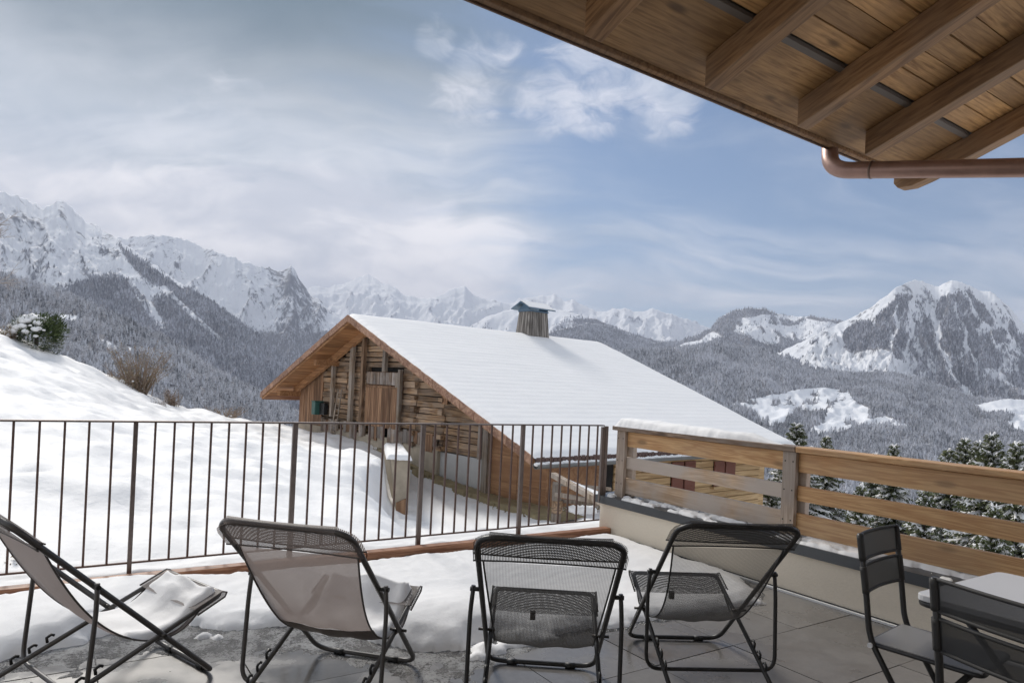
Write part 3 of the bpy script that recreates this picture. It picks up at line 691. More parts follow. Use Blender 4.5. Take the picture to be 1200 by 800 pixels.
# hillside that links the terrace ground to the valley
hx, hy = np.meshgrid(np.linspace(-900, 900, 150), np.linspace(-400, 1000, 120), indexing='ij')
rr_ = np.hypot(hx * 0.8, hy)
hz = -8 - np.clip(rr_ - 45, 0, 1e9) * 0.42 - np.clip(45 - rr_, 0, 45) * 0.5 + fbm(hx / 40, hy / 40, 4) * 4
hz = np.maximum(hz, -418)
hl = grid_mesh('hillside', hx, hy, hz, M['snow_field']); tag(hl, kind='structure')
# ------------------------------------------------------------------ the old barn
PHI = 0.85192
barn = thing('barn', 'old weathered log barn with a broad snow covered roof on the slope below the terrace', 'barn', (-6.22, 25.5, 0), -PHI)
RH, SL = 3.68, 0.396                       # ridge height, roof slope
XR, XL, YB = 10.44, -8.18, 14.1            # eaves right / left, rear verge
GY0 = 1.4                                  # gable wall plane
def rz(x): return RH - SL * abs(x)
def mkroof(x0, x1, y0, y1, t0, t1):
    """slab following one roof slope between offsets t0 and t1 below the top surface"""
    P = []
    for t in (t1, t0):
        for y in (y0, y1):
            for x in (x0, x1): P.append((x, y, rz(x) - t))
    return P
# roof: deck boards, snow cover
mb = MB(); mb.hexa(mkroof(0.0, XR - 0.02, 0.04, YB - 0.04, 0.03, 0.10)); right_deck = mb.build('roof', M['barn_soffit'], barn)
right_deck['label'] = 'broad right roof slope'
mb = MB(); mb.hexa(mkroof(XL + 0.02, -0.0, 0.04, YB - 0.04, 0.03, 0.10)); mb.build('roof', M['barn_soffit'], barn)
def roof_snow(x0, x1, sgn):
    nx, ny = 170, 110
    xs = np.linspace(0, 1, nx); ys = np.linspace(-0.02, YB + 0.02, ny)
    XX, YY = np.meshgrid(x0 + (x1 - x0) * xs, ys, indexing='ij')
    d = np.minimum(np.minimum(YY - ys[0], ys[-1] - YY), np.abs(x1 - XX) * 1.2)
    th = 0.16 * np.clip(d / 0.22, 0, 1) ** 0.45
    # courses of tiles show through as shallow steps
    c_ = (np.abs(XX) / 0.30) % 1.0
    step = 0.011 * (c_ - 0.5) + 0.010 * fbm(XX * 1.6, YY * 0.8, 3) + 0.035 * fbm(XX * 0.35, YY * 0.25, 3)
    ZZ = RH - SL * np.abs(XX) + th * 0.75 + np.where(th > 0.06, step, 0) - 0.02
    ZZ = np.where(np.abs(XX) < 0.3, ZZ - 0.03 * (1 - np.abs(XX) / 0.3), ZZ)
    return grid_mesh('roof_snow', XX, YY, ZZ, M['snow'], parent=barn)
o1 = roof_snow(0.0, XR + 0.06, 1); o2 = roof_snow(-0.0, XL - 0.04, -1)
for o_ in (o1, o2): tag(o_, kind='stuff')
# verge boards and the tiles that cap them on the gable
mb = MB(); n = 34
for sx0, sx1 in ((0.0, XR), (0.0, XL)):
    L_ = abs(sx1 - sx0); N_ = int(L_ / 0.36)
    for k in range(N_):
        a = sx0 + (sx1 - sx0) * k / N_; b = sx0 + (sx1 - sx0) * (k + 0.97) / N_
        m1 = MB(); j = random.uniform(-.008, .008)
        P = []
        for t in (0.24, 0.0):
            for y in (-0.045 + j, 0.0 + j):
                for x in (a, b): P.append((x, y, rz(x) - t + 0.008 * ((k % 2) - .5)))
        m1.hexa(P); m1.build('verge_tile', M['verge'], barn)
for s_, xe in ((1, XR), (-1, XL)):
    m1 = MB(); P = []
    for t in (0.30, 0.12):
        for y in (0.04, 0.10):
            for x in (0.02 * s_, xe): P.append((x, y, rz(x) - t))
    m1.hexa(P); m1.build('barge_board', M['barn_beam'], barn)
    m1 = MB(); P = []
    for t in (0.42, 0.10):
        for y in (GY0 - 0.34, GY0 - 0.18):
            for x in (0.02 * s_, xe * (0.86 if s_ < 0 else 0.9)): P.append((x, y, rz(x) - t))
    m1.hexa(P); m1.build('fly_rafter', M['barn_beam'], barn)
# soffit planks under the left and right overhang
for s_, xe in ((-1, XL), (1, XR)):
    N_ = int(abs(xe) / 0.42)
    for k in range(N_):
        a = xe * k / N_; b = xe * (k + 0.95) / N_; m1 = MB(); P = []; e = random.uniform(0, 0.02)
        for t in (0.135 + e, 0.105):
            for y in (0.11, GY0 + 0.1):
                for x in (a, b): P.append((x, y, rz(x) - t))
        m1.hexa(P); m1.build('soffit_board', M['barn_soffit'], barn)
# purlin ends carrying the overhang
for x in (-7.0, -3.4, 0.0, 3.6, 7.2):
    m1 = MB(); m1.box(x - 0.13, x + 0.13, 0.35 if x < 0 else 0.5, GY0, rz(x) - 0.55, rz(x) - 0.32 - (0.04 if x == 0 else 0)); m1.build('purlin', M['barn_beam'], barn)
# left eave return boards
m1 = MB(); m1.box(XL + 0.02, XL + 0.06, 0.05, YB, rz(XL) - 0.32, rz(XL) - 0.04); m1.build('eave_board', M['verge'], barn)
m1 = MB(); m1.box(XR - 0.06, XR - 0.02, 0.05, YB, rz(XR) - 0.24, rz(XR) - 0.04); m1.build('eave_board', M['verge'], barn)
# gable: concrete plinth, log courses, board panels, door
ZF0, ZF1 = -2.9, -1.25
ztop = lambda x: rz(x) - 0.14
m1 = MB(); m1.box(-7.0, 4.05, GY0 - 0.05, GY0 + 0.45, ZF0, -0.86); m1.build('plinth', M['concrete'], barn)
m1 = MB(); m1.box(4.053, 4.30, GY0 - 0.10, GY0 + 0.45, ZF0, -0.85); m1.build('pillar', M['concrete'], barn)
m1 = MB(); m1.box(2.3, 4.047, GY0 - 0.08, GY0 - 0.053, ZF0, -1.0); m1.build('render_panel', M['concrete'], barn)
m1 = MB(); m1.box(4.303, 6.80, GY0 + 0.02, GY0 + 0.45, ZF0, -1.02); p_ = m1.build('render_panel', M['plaster_white'], barn); p_['label'] = 'whitewashed panel'
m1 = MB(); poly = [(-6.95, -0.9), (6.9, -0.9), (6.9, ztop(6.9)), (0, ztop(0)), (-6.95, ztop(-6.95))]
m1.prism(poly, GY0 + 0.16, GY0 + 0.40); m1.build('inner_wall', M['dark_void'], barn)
rr = random.Random(21)
zc = -1.0; k = 0
while zc < RH - 0.35:
    h = rr.uniform(0.17, 0.26); xa, xb = -4.7, 6.85
    # keep the course below the roof
    lim = (RH - 0.16 - (zc + h)) / SL
    xa = max(xa, -lim); xb = min(xb, lim)
    cuts = sorted([xa, xb] + [c_ for c_ in (-0.82 if zc < 1.62 else 99, 1.75 if zc < 1.62 else 99, 2.75 + rr.uniform(-.05, .05), 4.45 + rr.uniform(-.05, .05), -2.3 + rr.uniform(-1, 1)) if xa + 0.3 < c_ < xb - 0.3])
    for a, b in zip(cuts[:-1], cuts[1:]):
        if a >= -0.9 and b <= 1.8 and zc < 1.62: continue
        if zc + h < -0.92 : continue
        m1 = MB(); d = rr.uniform(-0.045, 0.045); g1 = 0.026
        y0 = GY0 + d; w = 0.02
        P = [(a + .012, y0, zc + g1 + rr.uniform(-w, w)), (b - .012, y0, zc + g1 + rr.uniform(-w, w)), (a + .012, y0 + .18, zc + g1), (b - .012, y0 + .18, zc + g1),
             (a + .012, y0 + rr.uniform(0, .03), zc + h + rr.uniform(-w, w)), (b - .012, y0 + rr.uniform(0, .03), zc + h + rr.uniform(-w, w)), (a + .012, y0 + .18, zc + h), (b - .012, y0 + .18, zc + h)]
        # trim under the roof slope
        P = [(x, y, min(z, ztop(x))) for x, y, z in P]
        m1.hexa(P); m1.build('log', M['log'], barn)
    # ends of cross logs stand proud of the wall
    for xc in (2.75, 4.45):
        if k % 2 == 0 and abs(xc) < lim - 0.2:
            m1 = MB(); m1.box(xc - 0.12, xc + 0.12, GY0 - 0.20, GY0 + 0.05, zc + 0.03, zc + h - 0.01); m1.build('log_end', M['log'], barn)
    zc += h; k += 1
# vertical boards left of the logs
x = -7.0
while x < -4.72:
    w = rr.uniform(0.16, 0.24); x1 = min(x + w, -4.70); m1 = MB(); d = rr.uniform(-.012, .012)
    P = [(x + .006, GY0 - .03 + d, -1.0), (x1 - .006, GY0 - .03 + d, -1.0), (x + .006, GY0 + .02 + d, -1.0), (x1 - .006, GY0 + .02 + d, -1.0)]
    P += [(a, b, rz(a) - 0.16 - (0.35 if a < -6.9 else 0)) for a, b, _ in P]
    m1.hexa(P); m1.build('wall_board', M['board_brown'], barn); x = x1
# barn door of vertical boards with grey weathered top
dr = MB(); dr.box(-0.8, 1.72, GY0 + 0.0, GY0 + 0.10, -0.52, 1.62); door = dr.build('door', M['board_brown'], barn)
x = -0.8
while x < 1.70:
    x1 = min(x + rr.uniform(0.17, 0.25), 1.72); m1 = MB(); d = rr.uniform(0, .012)
    m1.box(x + .006, x1 - .006, GY0 - .09 - d, GY0 - .03 - d, -0.5, 1.10 + rr.uniform(-.02, .02)); m1.build('board', M['board_brown'], door)
    m1 = MB(); m1.box(x + .006, x1 - .006, GY0 - .075 - d, GY0 - .02 - d, 1.13, 1.60); m1.build('board', M['board_grey'], door); x = x1
m1 = MB(); m1.box(-0.8, 1.72, GY0 - .125, GY0 - .095, 1.0, 1.08); m1.build('rail', M['board_brown'], door)
m1 = MB(); m1.box(1.45, 1.62, GY0 - .14, GY0 - .10, 1.05, 1.58); q = m1.build('board', M['old_post'], door); q['label'] = 'pale loose board at the top corner'
# the row of short grey boards under the logs
x = -4.6
while x < 4.0:
    w = rr.uniform(0.17, 0.30); zt = -0.48 + rr.uniform(-.05, .05); zb = -0.98 + rr.uniform(-.14, .12)
    if rr.random() < 0.86:
        m1 = MB(); m1.box(x + .01, x + w - .01, GY0 - .10, GY0 - .055, zb, zt); m1.build('skirt_board', M['board_grey'] if rr.random() < .7 else M['board_brown'], barn)
    x += w
# posts and beams in front of the logs
for x0, w, z0, z1, mt in ((-3.55, .17, -0.35, 2.15, 'old_post'), (-1.95, .24, -0.45, 2.80, 'old_post'), (-1.02, .20, -0.5, 3.05, 'log_post'), (1.78, .14, -0.5, 1.72, 'old_post'), (0.62, .20, 1.62, 2.45, 'old_post'), (6.86, .26, -2.6, 0.72, 'old_post'), (6.62, .10, -1.0, 0.72, 'board_grey')):
    m1 = MB(); m1.box(x0, x0 + w, GY0 - 0.24, GY0 - 0.11, z0, min(z1, ztop(x0 + w) - .05)); m1.build('post', M[mt], barn)
# ladder leaning against the gable
lad = thing('ladder', 'pale wooden ladder standing upright against the log gable of the barn', 'ladder', Vector(barn.location) + Matrix.Rotation(-PHI, 3, 'Z') @ Vector((-2.55, GY0 - 0.42, -0.62)), -PHI)
for x0 in (-0.19, 0.19):
    m1 = MB(); m1.tube([(x0, -0.12, -0.55), (x0 * 0.8, 0.13, 1.45)], 0.028, 6); m1.build('rail', M['old_post'], lad)
for k in range(8):
    z = -0.3 + k * 0.23; m1 = MB(); m1.tube([(-0.18, -0.10 + k * .028, z), (0.18, -0.10 + k * .028, z)], 0.02, 6); m1.build('rung', M['old_post'], lad)
# green box at the corner
gb = thing('box', 'dark green box fixed on the barn gable between brown boards and logs', 'box', Vector(barn.location) + Matrix.Rotation(-PHI, 3, 'Z') @ Vector((-4.35, GY0 - 0.12, -0.05)), -PHI)
m1 = MB(); m1.box(-0.28, 0.05, -0.42, -0.03, -0.28, 0.28); m1.build('body', M['green_box'], gb, bevel=.02)
m1 = MB(); m1.box(0.052, 0.50, -0.22, -0.03, -0.26, 0.24); m1.build('dark_housing', M['black_plastic'], gb, bevel=.02)
m1 = MB(); m1.box(-0.30, 0.07, -0.44, -0.02, 0.282, 0.31); m1.build('lid', M['green_box'], gb)
# near-black plate under the right slope, painting in the shade of a hollow
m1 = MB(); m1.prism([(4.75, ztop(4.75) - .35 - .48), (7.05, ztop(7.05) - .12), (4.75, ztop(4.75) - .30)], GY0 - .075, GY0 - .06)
m1.build('shade_plate', M['dark_void'], barn)
m1 = MB(); m1.box(4.6, 7.2, GY0 - .14, GY0 - .08, ztop(7.2) - .38, ztop(7.2) - .17); m1.build('beam', M['log'], barn)
m1 = MB(); m1.box(4.45, 4.75, GY0 - .14, GY0 - .08, 0.6, ztop(4.75) - .33); m1.build('post', M['board_brown'], barn)
# brown panels: lower right part of the gable and first bay of the side wall
XS = 9.55
for x0, x1 in ((7.125, 8.32), (8.335, XS)):
    zz0 = -3.0; m1 = MB(); zr = 4
    zs = [zz0, -1.55, -0.75]
    for za, zb in zip(zs[:-1], zs[1:]):
        m1 = MB(); m1.box(x0, x1, GY0 - .05, GY0 + .05, za + .004, zb - .004); m1.build('wall_panel', M['panel_brown'], barn)
    m1 = MB(); P = []
    for z in (0, 1):
        for y in (GY0 - .05, GY0 + .05):
            for x in (x0, x1): P.append((x, y, -0.746 if z == 0 else max(-0.74, rz(x) - .14)))
    m1.hexa(P); m1.build('wall_panel', M['panel_brown'], barn)
for y0, y1 in ((GY0 + .06, 2.6), (2.61, 3.75)):
    for za, zb in ((-3.2, -1.6), (-1.59, -0.42)):
        m1 = MB(); m1.box(XS - .08, XS + .02, y0, y1, za, zb); m1.build('wall_panel', M['panel_brown'], barn)
m1 = MB(); m1.box(XS - .12, XS - .02, 3.77, 4.25, -3.4, -0.42); m1.build('recess', M['dark_void'], barn)  # solid near-black fill, the shade of the gap put into its colour
z = -3.6
while z < -0.5:
    m1 = MB(); m1.box(XS - .14, XS + .02 + rr.uniform(-.01, .01), 4.27, 13.1, z + .008, min(z + .23, -.42)); o_ = m1.build('log', M['log_new'], barn, bevel=.03); o_['label'] = 'new pale log'; z += .235
m1 = MB(); m1.box(XS - .15, XS - .02, 13.1, 13.5, -4, -0.42); m1.build('post', M['log_new'], barn)
m1 = MB(); m1.box(-6.9, XS - .1, 13.1, 13.3, -5, -0.5); m1.prism([(-6.9, -.5), (XS - .1, -.5), (XS - .1, rz(XS) - .14), (0, RH - .14), (-6.9, rz(6.9) - .14)], 13.1, 13.3); m1.build('rear_wall', M['board_brown'], barn)
m1 = MB(); m1.box(-6.98, -6.9, GY0 + .05, 13.1, -3, rz(6.98) - .15); m1.build('side_wall', M['board_brown'], barn)
# shuttered windows in the pale wall
for (ya, yb, za, zb) in ((7.2, 8.55, -2.05, -0.98), (9.75, 11.15, -1.95, -1.05)):
    wd = MB(); wd.box(XS + .0, XS + .035, ya, yb, za, zb); w_ = wd.build('window', M['dark_void'], barn)
    m1 = MB(); m1.box(XS + .036, XS + .042, ya + .05, yb - .05, za + .05, zb - .05); m1.build('pane', M['glass_dark'], w_)
    mid = (ya + yb) / 2
    for a, b in ((ya, mid - .04), (mid + .04, yb)):
        m1 = MB(); m1.box(XS + .05, XS + .09, a, b, za, zb)
        m1.box(XS + .091, XS + .105, a + .02, b - .02, za + .12, za + .2); m1.box(XS + .091, XS + .105, a + .02, b - .02, zb - .2, zb - .12); m1.build('shutter', M['shutter'], w_)
    m1 = MB(); m1.box(XS + .03, XS + .16, ya - .1, yb + .1, za - .09, za - .01); m1.build('sill', M['log_new'], w_)
# eave: tile ends, gutter with snow
for k in range(90):
    y = 0.05 + k * 0.155; m1 = MB(); e = rr.uniform(-.02, .02)
    m1.box(XR - .10, XR + .07, y, y + .125, rz(XR) - .085 + e - .05, rz(XR) - .02 + e); m1.build('tile_end', M['tile_red'], barn)
gt = MB()
prof = [(XR + .02 + .11 - .11 * math.cos(a), rz(XR) - .20 - .11 * math.sin(a)) for a in np.linspace(0, PI, 9)]
prof2 = [(x + (.012 if x < XR + .13 else -.012), z + .012) for x, z in reversed(prof)]
gt.prism(prof + prof2, -0.05, YB + .05); gt.build('gutter', M['gutter_grey'], barn)
m1 = MB()
for k in range(130): m1.blob((XR + .12, 0.0 + k * .11, rz(XR) - .19 + rr.uniform(-.02, .02)), .095, k, 1, (1, 1, .6))
s_ = m1.build('gutter_snow', M['snow'], barn); tag(s_, kind='stuff')
# chimney clad in grey boards
ch = MB(); cx, cy, z0, z1 = 0.02, 9.35, 3.1, 4.72
hb, ht = (0.50, 0.66), (0.37, 0.54)
P = [(cx + sx * hx_, cy + sy * hy_, z) for z, (hx_, hy_) in ((z0, hb), (z1, ht)) for sy in (-1, 1) for sx in (-1, 1)]
ch.hexa(P); chim = ch.build('chimney', M['dark_void'], barn)
def side(p0, p1, q0, q1, n, nrm):
    for k in range(n):
        a, b = k / n + .01, (k + 1) / n - .012; e = rr.uniform(.015, .035); f = Vector(nrm) * e
        V = lambda p, q, t: Vector(p) * (1 - t) + Vector(q) * t
        A, B, C_, D = V(p0, p1, a), V(p0, p1, b), V(q0, q1, a), V(q0, q1, b)
        m1 = MB(); m1.hexa([A, B, A + f, B + f, C_, D, C_ + f, D + f]); m1.build('board', M['chim_board'], chim)
side(P[0], P[1], P[4], P[5], 6, (0, -1, .1)); side(P[1], P[3], P[5], P[7], 8, (1, 0, .1)); side(P[3], P[2], P[7], P[6], 6, (0, 1, .1)); side(P[2], P[0], P[6], P[4], 8, (-1, 0, .1))
m1 = MB(); m1.box(cx - .41, cx + .41, cy - .58, cy + .58, z1 + .01, z1 + .08); m1.build('rim', M['blue_metal'], chim)
for sx in (-1, 1):
    for sy in (-1, 1):
        pass
m1 = MB(); W_, Z1, Z2 = 0.62, z1 + .15, z1 + .46
m1.prism([(cx - W_, Z1), (cx, Z2), (cx + W_, Z1), (cx + W_, Z1 - .04), (cx, Z2 - .05), (cx - W_, Z1 - .04)], cy - .84, cy + .84); m1.build('cowl', M['blue_metal'], chim)
m1 = MB(); m1.prism([(cx - .40, Z1 - .05), (cx, Z2 - .09), (cx + .40, Z1 - .05)], cy - .60, cy - .57); m1.prism([(cx - .40, Z1 - .05), (cx, Z2 - .09), (cx + .40, Z1 - .05)], cy + .57, cy + .60); m1.build('cowl_gable', M['blue_metal'], chim)
m1 = MB(); m1.prism([(cx + .02, Z2 + .01), (cx + W_ - .03, Z1 + .02), (cx + W_ - .06, Z1 + .06), (cx, Z2 + .05)], cy - .81, cy + .81); tag(m1.build('cowl_snow', M['snow'], chim), kind='stuff')

# ---- concrete stub wall beside the path, holding back the snow bank
a = at(459, 560, 17.6); b = at(480, 560, 17.6)
rw = thing('retaining_wall', 'stained concrete end of a low retaining wall sticking out of the snow bank beside the path', 'wall', (a.x, 17.6, 0))
wv = (b - a).x
m1 = MB(); m1.hexa([(0.22, 0, -2.5), (wv, 0, -2.5), (-1.0, 5.5, -2.5), (wv - 1.1, 5.5, -2.5), (-0.06, 0, -0.66), (wv, 0, -0.66), (-1.3, 5.5, -0.9), (wv - 1.1, 5.5, -0.9)]); m1.build('wall_body', M['concrete'], rw, bevel=.03)
m1 = MB(); m1.hexa([(0.20, -0.05, -2.45), (wv - .03, -0.05, -2.45), (0.20, 0.01, -2.45), (wv - .03, 0.01, -2.45), (0.14, -0.05, -1.80), (wv - .03, -0.05, -1.66), (0.14, 0.01, -1.80), (wv - .03, 0.01, -1.66)]); q = m1.build('foot', M['board_brown'], rw, bevel=.02); q['label'] = 'dark brown broken foot of the wall'
XX, YY = np.meshgrid(np.linspace(-.16, wv + .05, 24), np.linspace(-.08, 5.4, 90), indexing='ij')
ed_ = np.minimum(np.minimum(XX + .16, wv + .05 - XX), YY + .08)
zz = -.66 - .24 * np.clip(YY / 5.5, 0, 1) + .15 * np.clip(ed_ / .10, 0, 1) ** .5 + .03 * fbm(XX * 5, YY * 4, 3) - .04
sn = grid_mesh('wall_snow', XX - .2 * np.clip(YY, 0, 9), YY, zz, M['snow']); sn.location = (a.x, 17.6, 0); tag(sn, kind='stuff')

# ---- dead grass showing along the foot of the barn
mb = MB(); rg = random.Random(8); Rb = Matrix.Rotation(-PHI, 3, 'Z')
def barnpt(x, y, z): return Rb @ Vector((x, y, z)) + Vector(barn.location)
for k in range(5200):
    x = rg.uniform(0.5, 10.6); wdt = 0.25 + 0.5 * max(0, (x - 5) / 5); y = GY0 - abs(rg.gauss(0, .55)) * wdt
    if x > 9.5 and rg.random() < .5: y = GY0 + rg.uniform(-.5, 2.5)
    p = barnpt(x, y, 0); z = float(ground_z(p.x, p.y)) + 0.0
    d = Vector((rg.gauss(0, .06), rg.gauss(0, .06), rg.uniform(.04, .17))); s1 = Vector((rg.gauss(0, 1), rg.gauss(0, 1), 0)).normalized() * rg.uniform(.015, .04)
    b0 = Vector((p.x, p.y, z)); mb.add([b0 - s1, b0 + s1, b0 + d], [(0, 1, 2)])
XX, YY = np.meshgrid(np.linspace(0.8, 11.2, 130), np.linspace(-1.6, 1.3, 40), indexing='ij')
pw = [barnpt(float(x), float(y), 0) for x, y in zip(XX.ravel(), YY.ravel())]
wx = np.array([p.x for p in pw]).reshape(XX.shape); wy = np.array([p.y for p in pw]).reshape(XX.shape)
lim_ = 0.35 + 0.75 * np.clip((XX - 4.5) / 5, 0, 1) + 0.35 * fbm(XX * 1.3, YY * 2, 4)
wz = ground_z(wx, wy) + 0.05 * fbm(wx * 3, wy * 3, 4) + np.where((GY0 - YY) < lim_, 0.13, -0.3)
grid_mesh('turf', wx, wy, wz, M['dead_grass']).__setitem__('kind', 'stuff')
tag(mb.build('dead_grass', M['dead_grass']), kind='stuff')

# ---- log post with two leaning poles and a snowy heap beside the corner
lp = at(652, 588, 17.4); gzz = float(ground_z(lp.x, lp.y))
fp = thing('fence_post', 'short thick log post with peeling bark at the lower corner of the barn', 'post', (lp.x, lp.y, gzz))
m1 = MB(); m1.tube([(0, 0, -.3), (0.01, 0, .35), (-.01, .02, 1.02)], .13, 10, taper=[1.1, 1, .88]); m1.build('trunk', M['old_post'], fp)
m1 = MB(); m1.tube([(0.02, -.01, .3), (0.02, -.01, .62)], .145, 10); m1.build('collar', M['log'], fp)
for i_, (lab, A, B, r) in enumerate((('grey pole leaning steeply down from the top of the log post', at(648, 556, 17.2), at(712, 592, 15.2), .075), ('lower pale pole resting against the middle of the log post', at(652, 579, 17.2), at(716, 590, 15.6), .06), ('pale batten lying level behind the leaning poles', at(648, 566, 17.8), at(716, 573, 18.0), .05), ('thin plank lying on the ground at the foot of the log post', at(652, 586, 17.6), at(716, 592, 16.8), .05))):
    t_ = MB().beam(A, B, r * 2, r * 1.6).build('pole', M['old_post']); tag(t_, lab, 'pole', 'poles stacked by the log post')
m1 = MB(); A = at(664, 566, 17.0); B = at(708, 586, 15.6)
for k in range(14): p = A.lerp(B, k / 13); m1.blob((p.x, p.y, p.z + .05), .10 + .005 * k, k, 1, (1.2, 1, .55), .15)
for k in range(14):
    p = at(672 + k * 1.7, 594 + (k % 3), 16.8); m1.blob((p.x, p.y, p.z - .05), .14, k + 40, 1, (1, 1, .7), .2)
tag(m1.build('snow', M['snow']), kind='stuff')
# ------------------------------------------------------------------ terrace
terr = bpy.data.objects.new('terrace', None)
def TL(x, y, z=0.0): return TO + UV_ * x + VV_ * y + Vector((0, 0, z))         # terrace frame: x along the railing, y away from the house
def tloc(P): d = Vector(P) - TO; return Vector((d.dot(UV_), d.dot(VV_), P[2]))
def tthing(name, label, cat, group=None, loc=(0, 0, 0)): return thing(name, label, cat, TL(*loc), UANG, group)
TX0, TY0 = -10.5, -7.6
slab = MB().box(TX0, 0.02, TY0, 0.34, -0.9, -0.030).build('terrace_floor', M['concrete']); slab.location = TO; slab.rotation_euler = (0, 0, UANG); tag(slab, kind='structure')
tile_me = None; ts = 0.60; gap = 0.006
bm = bmesh.new(); bmesh.ops.create_cube(bm, size=1)
for v in bm.verts: v.co = Vector((v.co.x * (ts - gap), v.co.y * (ts - gap), -0.0125 + v.co.z * 0.025))
bmesh.ops.bevel(bm, geom=[e for e in bm.edges if all(v.co.z > -.01 for v in e.verts)], offset=0.002, segments=1)
tile_me = bpy.data.meshes.new('floor_tile'); bm.to_mesh(tile_me); bm.free(); tile_me.materials.append(M['tile'])
nx, ny = 17, 12
for i in range(nx):
    for j in range(ny):
        o_ = bpy.data.objects.new('floor_tile', tile_me); COL.objects.link(o_); o_.parent = slab
        o_.location = (-0.04 - ts * (i + .5), -0.12 - ts * (j + .5), random.uniform(-.0012, .0012)); o_.rotation_euler = (random.uniform(-.0012, .0012), random.uniform(-.0012, .0012), 0)
# timber edging under the railing
kerb = tthing('timber_edging', 'reddish timber boards edging the terrace under the metal railing', 'edging board')
xs = [0.0, -2.45, -5.0, -7.4, -10.4]
for a, b in zip(xs[:-1], xs[1:]):
    MB().box(b + .004, a - .004, -0.118, -0.03, -0.01, 0.075).build('board', M['kerb_wood'], kerb, bevel=.006)
    MB().box(b + .006, a - .006, -0.028, 0.10, -0.01, 0.035).build('outer_board', M['kerb_wood'], kerb, bevel=.004)
# snow lying on the outer ledge
XX, YY = np.meshgrid(np.linspace(-10.4, 0.25, 500), np.linspace(0.02, 0.62, 36), indexing='ij')
hh = 0.05 + 0.05 * fbm(XX * 1.5, YY * 3, 4) + 0.045
d_ = np.minimum(YY - 0.02, 0.62 - YY)
zz = np.where(d_ < 0.1, -0.06 + (hh + .06) * np.clip(d_ / .10, 0, 1) ** .5, hh); zz = zz - 0.25 * sstep(YY, .45, .62)
zz = zz - 0.06
led = grid_mesh('ledge_snow', XX, YY, zz, M['snow']); led.location = TO; led.rotation_euler = (0, 0, UANG); tag(led, kind='stuff')

# ---- metal railing
RTOP = 1.045
rail = tthing('metal_railing', 'thin rusty steel railing with upright bars along the snowy edge of the terrace', 'railing')
MB().box(-10.4, -0.02, 0.022, 0.066, RTOP - .012, RTOP).build('top_rail', M['rail_steel'], rail, bevel=.002)
MB().box(-10.4, -0.02, 0.038, 0.050, 0.118, 0.130).build('bottom_rail', M['rail_rust'], rail)
def rx_at(px, py0=494):   # x in the terrace frame where a pixel's view ray meets the railing plane
    r = ray(px, py0); C = Vector((0, 0, CAM_Z)); n_ = VV_; p0 = TL(0, .044); t = (p0 - C).dot(n_) / r.dot(n_); return (C + r * t - TO).dot(UV_)
posts = [rx_at(159.5), rx_at(346.5), rx_at(496.5), rx_at(613.5), rx_at(711.0)]
print('railing posts', [round(p, 2) for p in posts])
step = posts[1] - posts[0]
allposts = [posts[0] - step * 2, posts[0] - step] + posts
for i_, p in enumerate(allposts):
    w_ = .026 if p == posts[0] else .036
    MB().box(p - w_ / 2, p + w_ / 2, 0.030, 0.058, -0.02, RTOP - .0125).build('post', M['rail_steel'], rail, bevel=.002)
MB().box(-0.035, 0.0, 0.034, 0.06, 0.3, RTOP - .02).build('bracket', M['rail_steel'], rail)
for a, b in zip(allposts[:-1], allposts[1:]):
    n_ = max(2, round((b - a) / 0.1215))
    if (a, b) == (posts[0], posts[1]): n_ = 9
    if (a, b) == (posts[1], posts[2]): n_ = 9
    if (a, b) == (posts[2], posts[3]): n_ = 9
    if (a, b) == (posts[3], posts[4]): n_ = 9
    for k in range(1, n_):
        x = a + (b - a) * k / n_
        MB().box(x - .0065, x + .0065, 0.0375, 0.0505, 0.131, RTOP - .0125).build('bar', M['rail_rust'], rail)

# ---- parapet wall with sheet metal coping along the right side
FL = 7.4
par = tthing('parapet_wall', 'low cream rendered parapet wall with dark grey metal coping at the right of the terrace', 'wall')
WT = 0.335
MB().box(0.0, 0.24, -FL, 0.06, -1.2, WT).build('wall_body', M['wall_render'], par, bevel=.004)
for a, b in ((0.10, -1.9), (-1.903, -3.9), (-3.903, -5.9), (-5.903, -FL)):
    c_ = MB(); c_.prism([(-.030, WT - .045), (-.030, WT + .028), (.275, WT + .052), (.275, WT - .045), (.262, WT - .045), (.262, WT + .008), (-.018, WT + .004), (-.018, WT - .045)], b, a)
    c_.build('coping', M['coping'], par)
MB().box(-0.008, 0.0, -FL, -0.12, 0.0, 0.016).build('skirting', M['coping'], par)
MB().box(-0.050, -0.024, -FL, -1.25, 0.001, 0.014).build('drain_strip', M['white_strip'], par)

# ---- wooden fence standing on the coping
fen = tthing('wooden_fence', 'new larch board fence with broad handrail standing on the parapet wall', 'fence')
ZB = WT + .075
FX = 0.12
def boardz(z0, z1, y0, y1, mat, x0=FX - .018, x1=FX + .018, name='board'): return MB().box(x0, x1, y0, y1, z0, z1).build(name, mat, fen, bevel=.004)
yP2 = None
def fy_at(px, z):         # y in the terrace frame where a pixel column meets the fence plane (at height z)
    best = None
    for k in range(4000):
        y = 0.3 - k * .002; p = TL(FX - .05, y, z); d = p - Vector((0, 0, CAM_Z)); X_ = d.x / d.y; Z_ = d.z / d.y
        a = X_ * _c + Z_ * _s; q = 600 + a * F_PX
        if best is None or abs(q - px) < best[0]: best = (abs(q - px), y)
    return best[1]
yp1 = fy_at(727, .7); yp2 = fy_at(924, .7); print('fence posts', yp1, yp2)
bay = yp1 - yp2
py_ = [yp1, yp2, yp2 - bay, yp2 - 2 * bay]
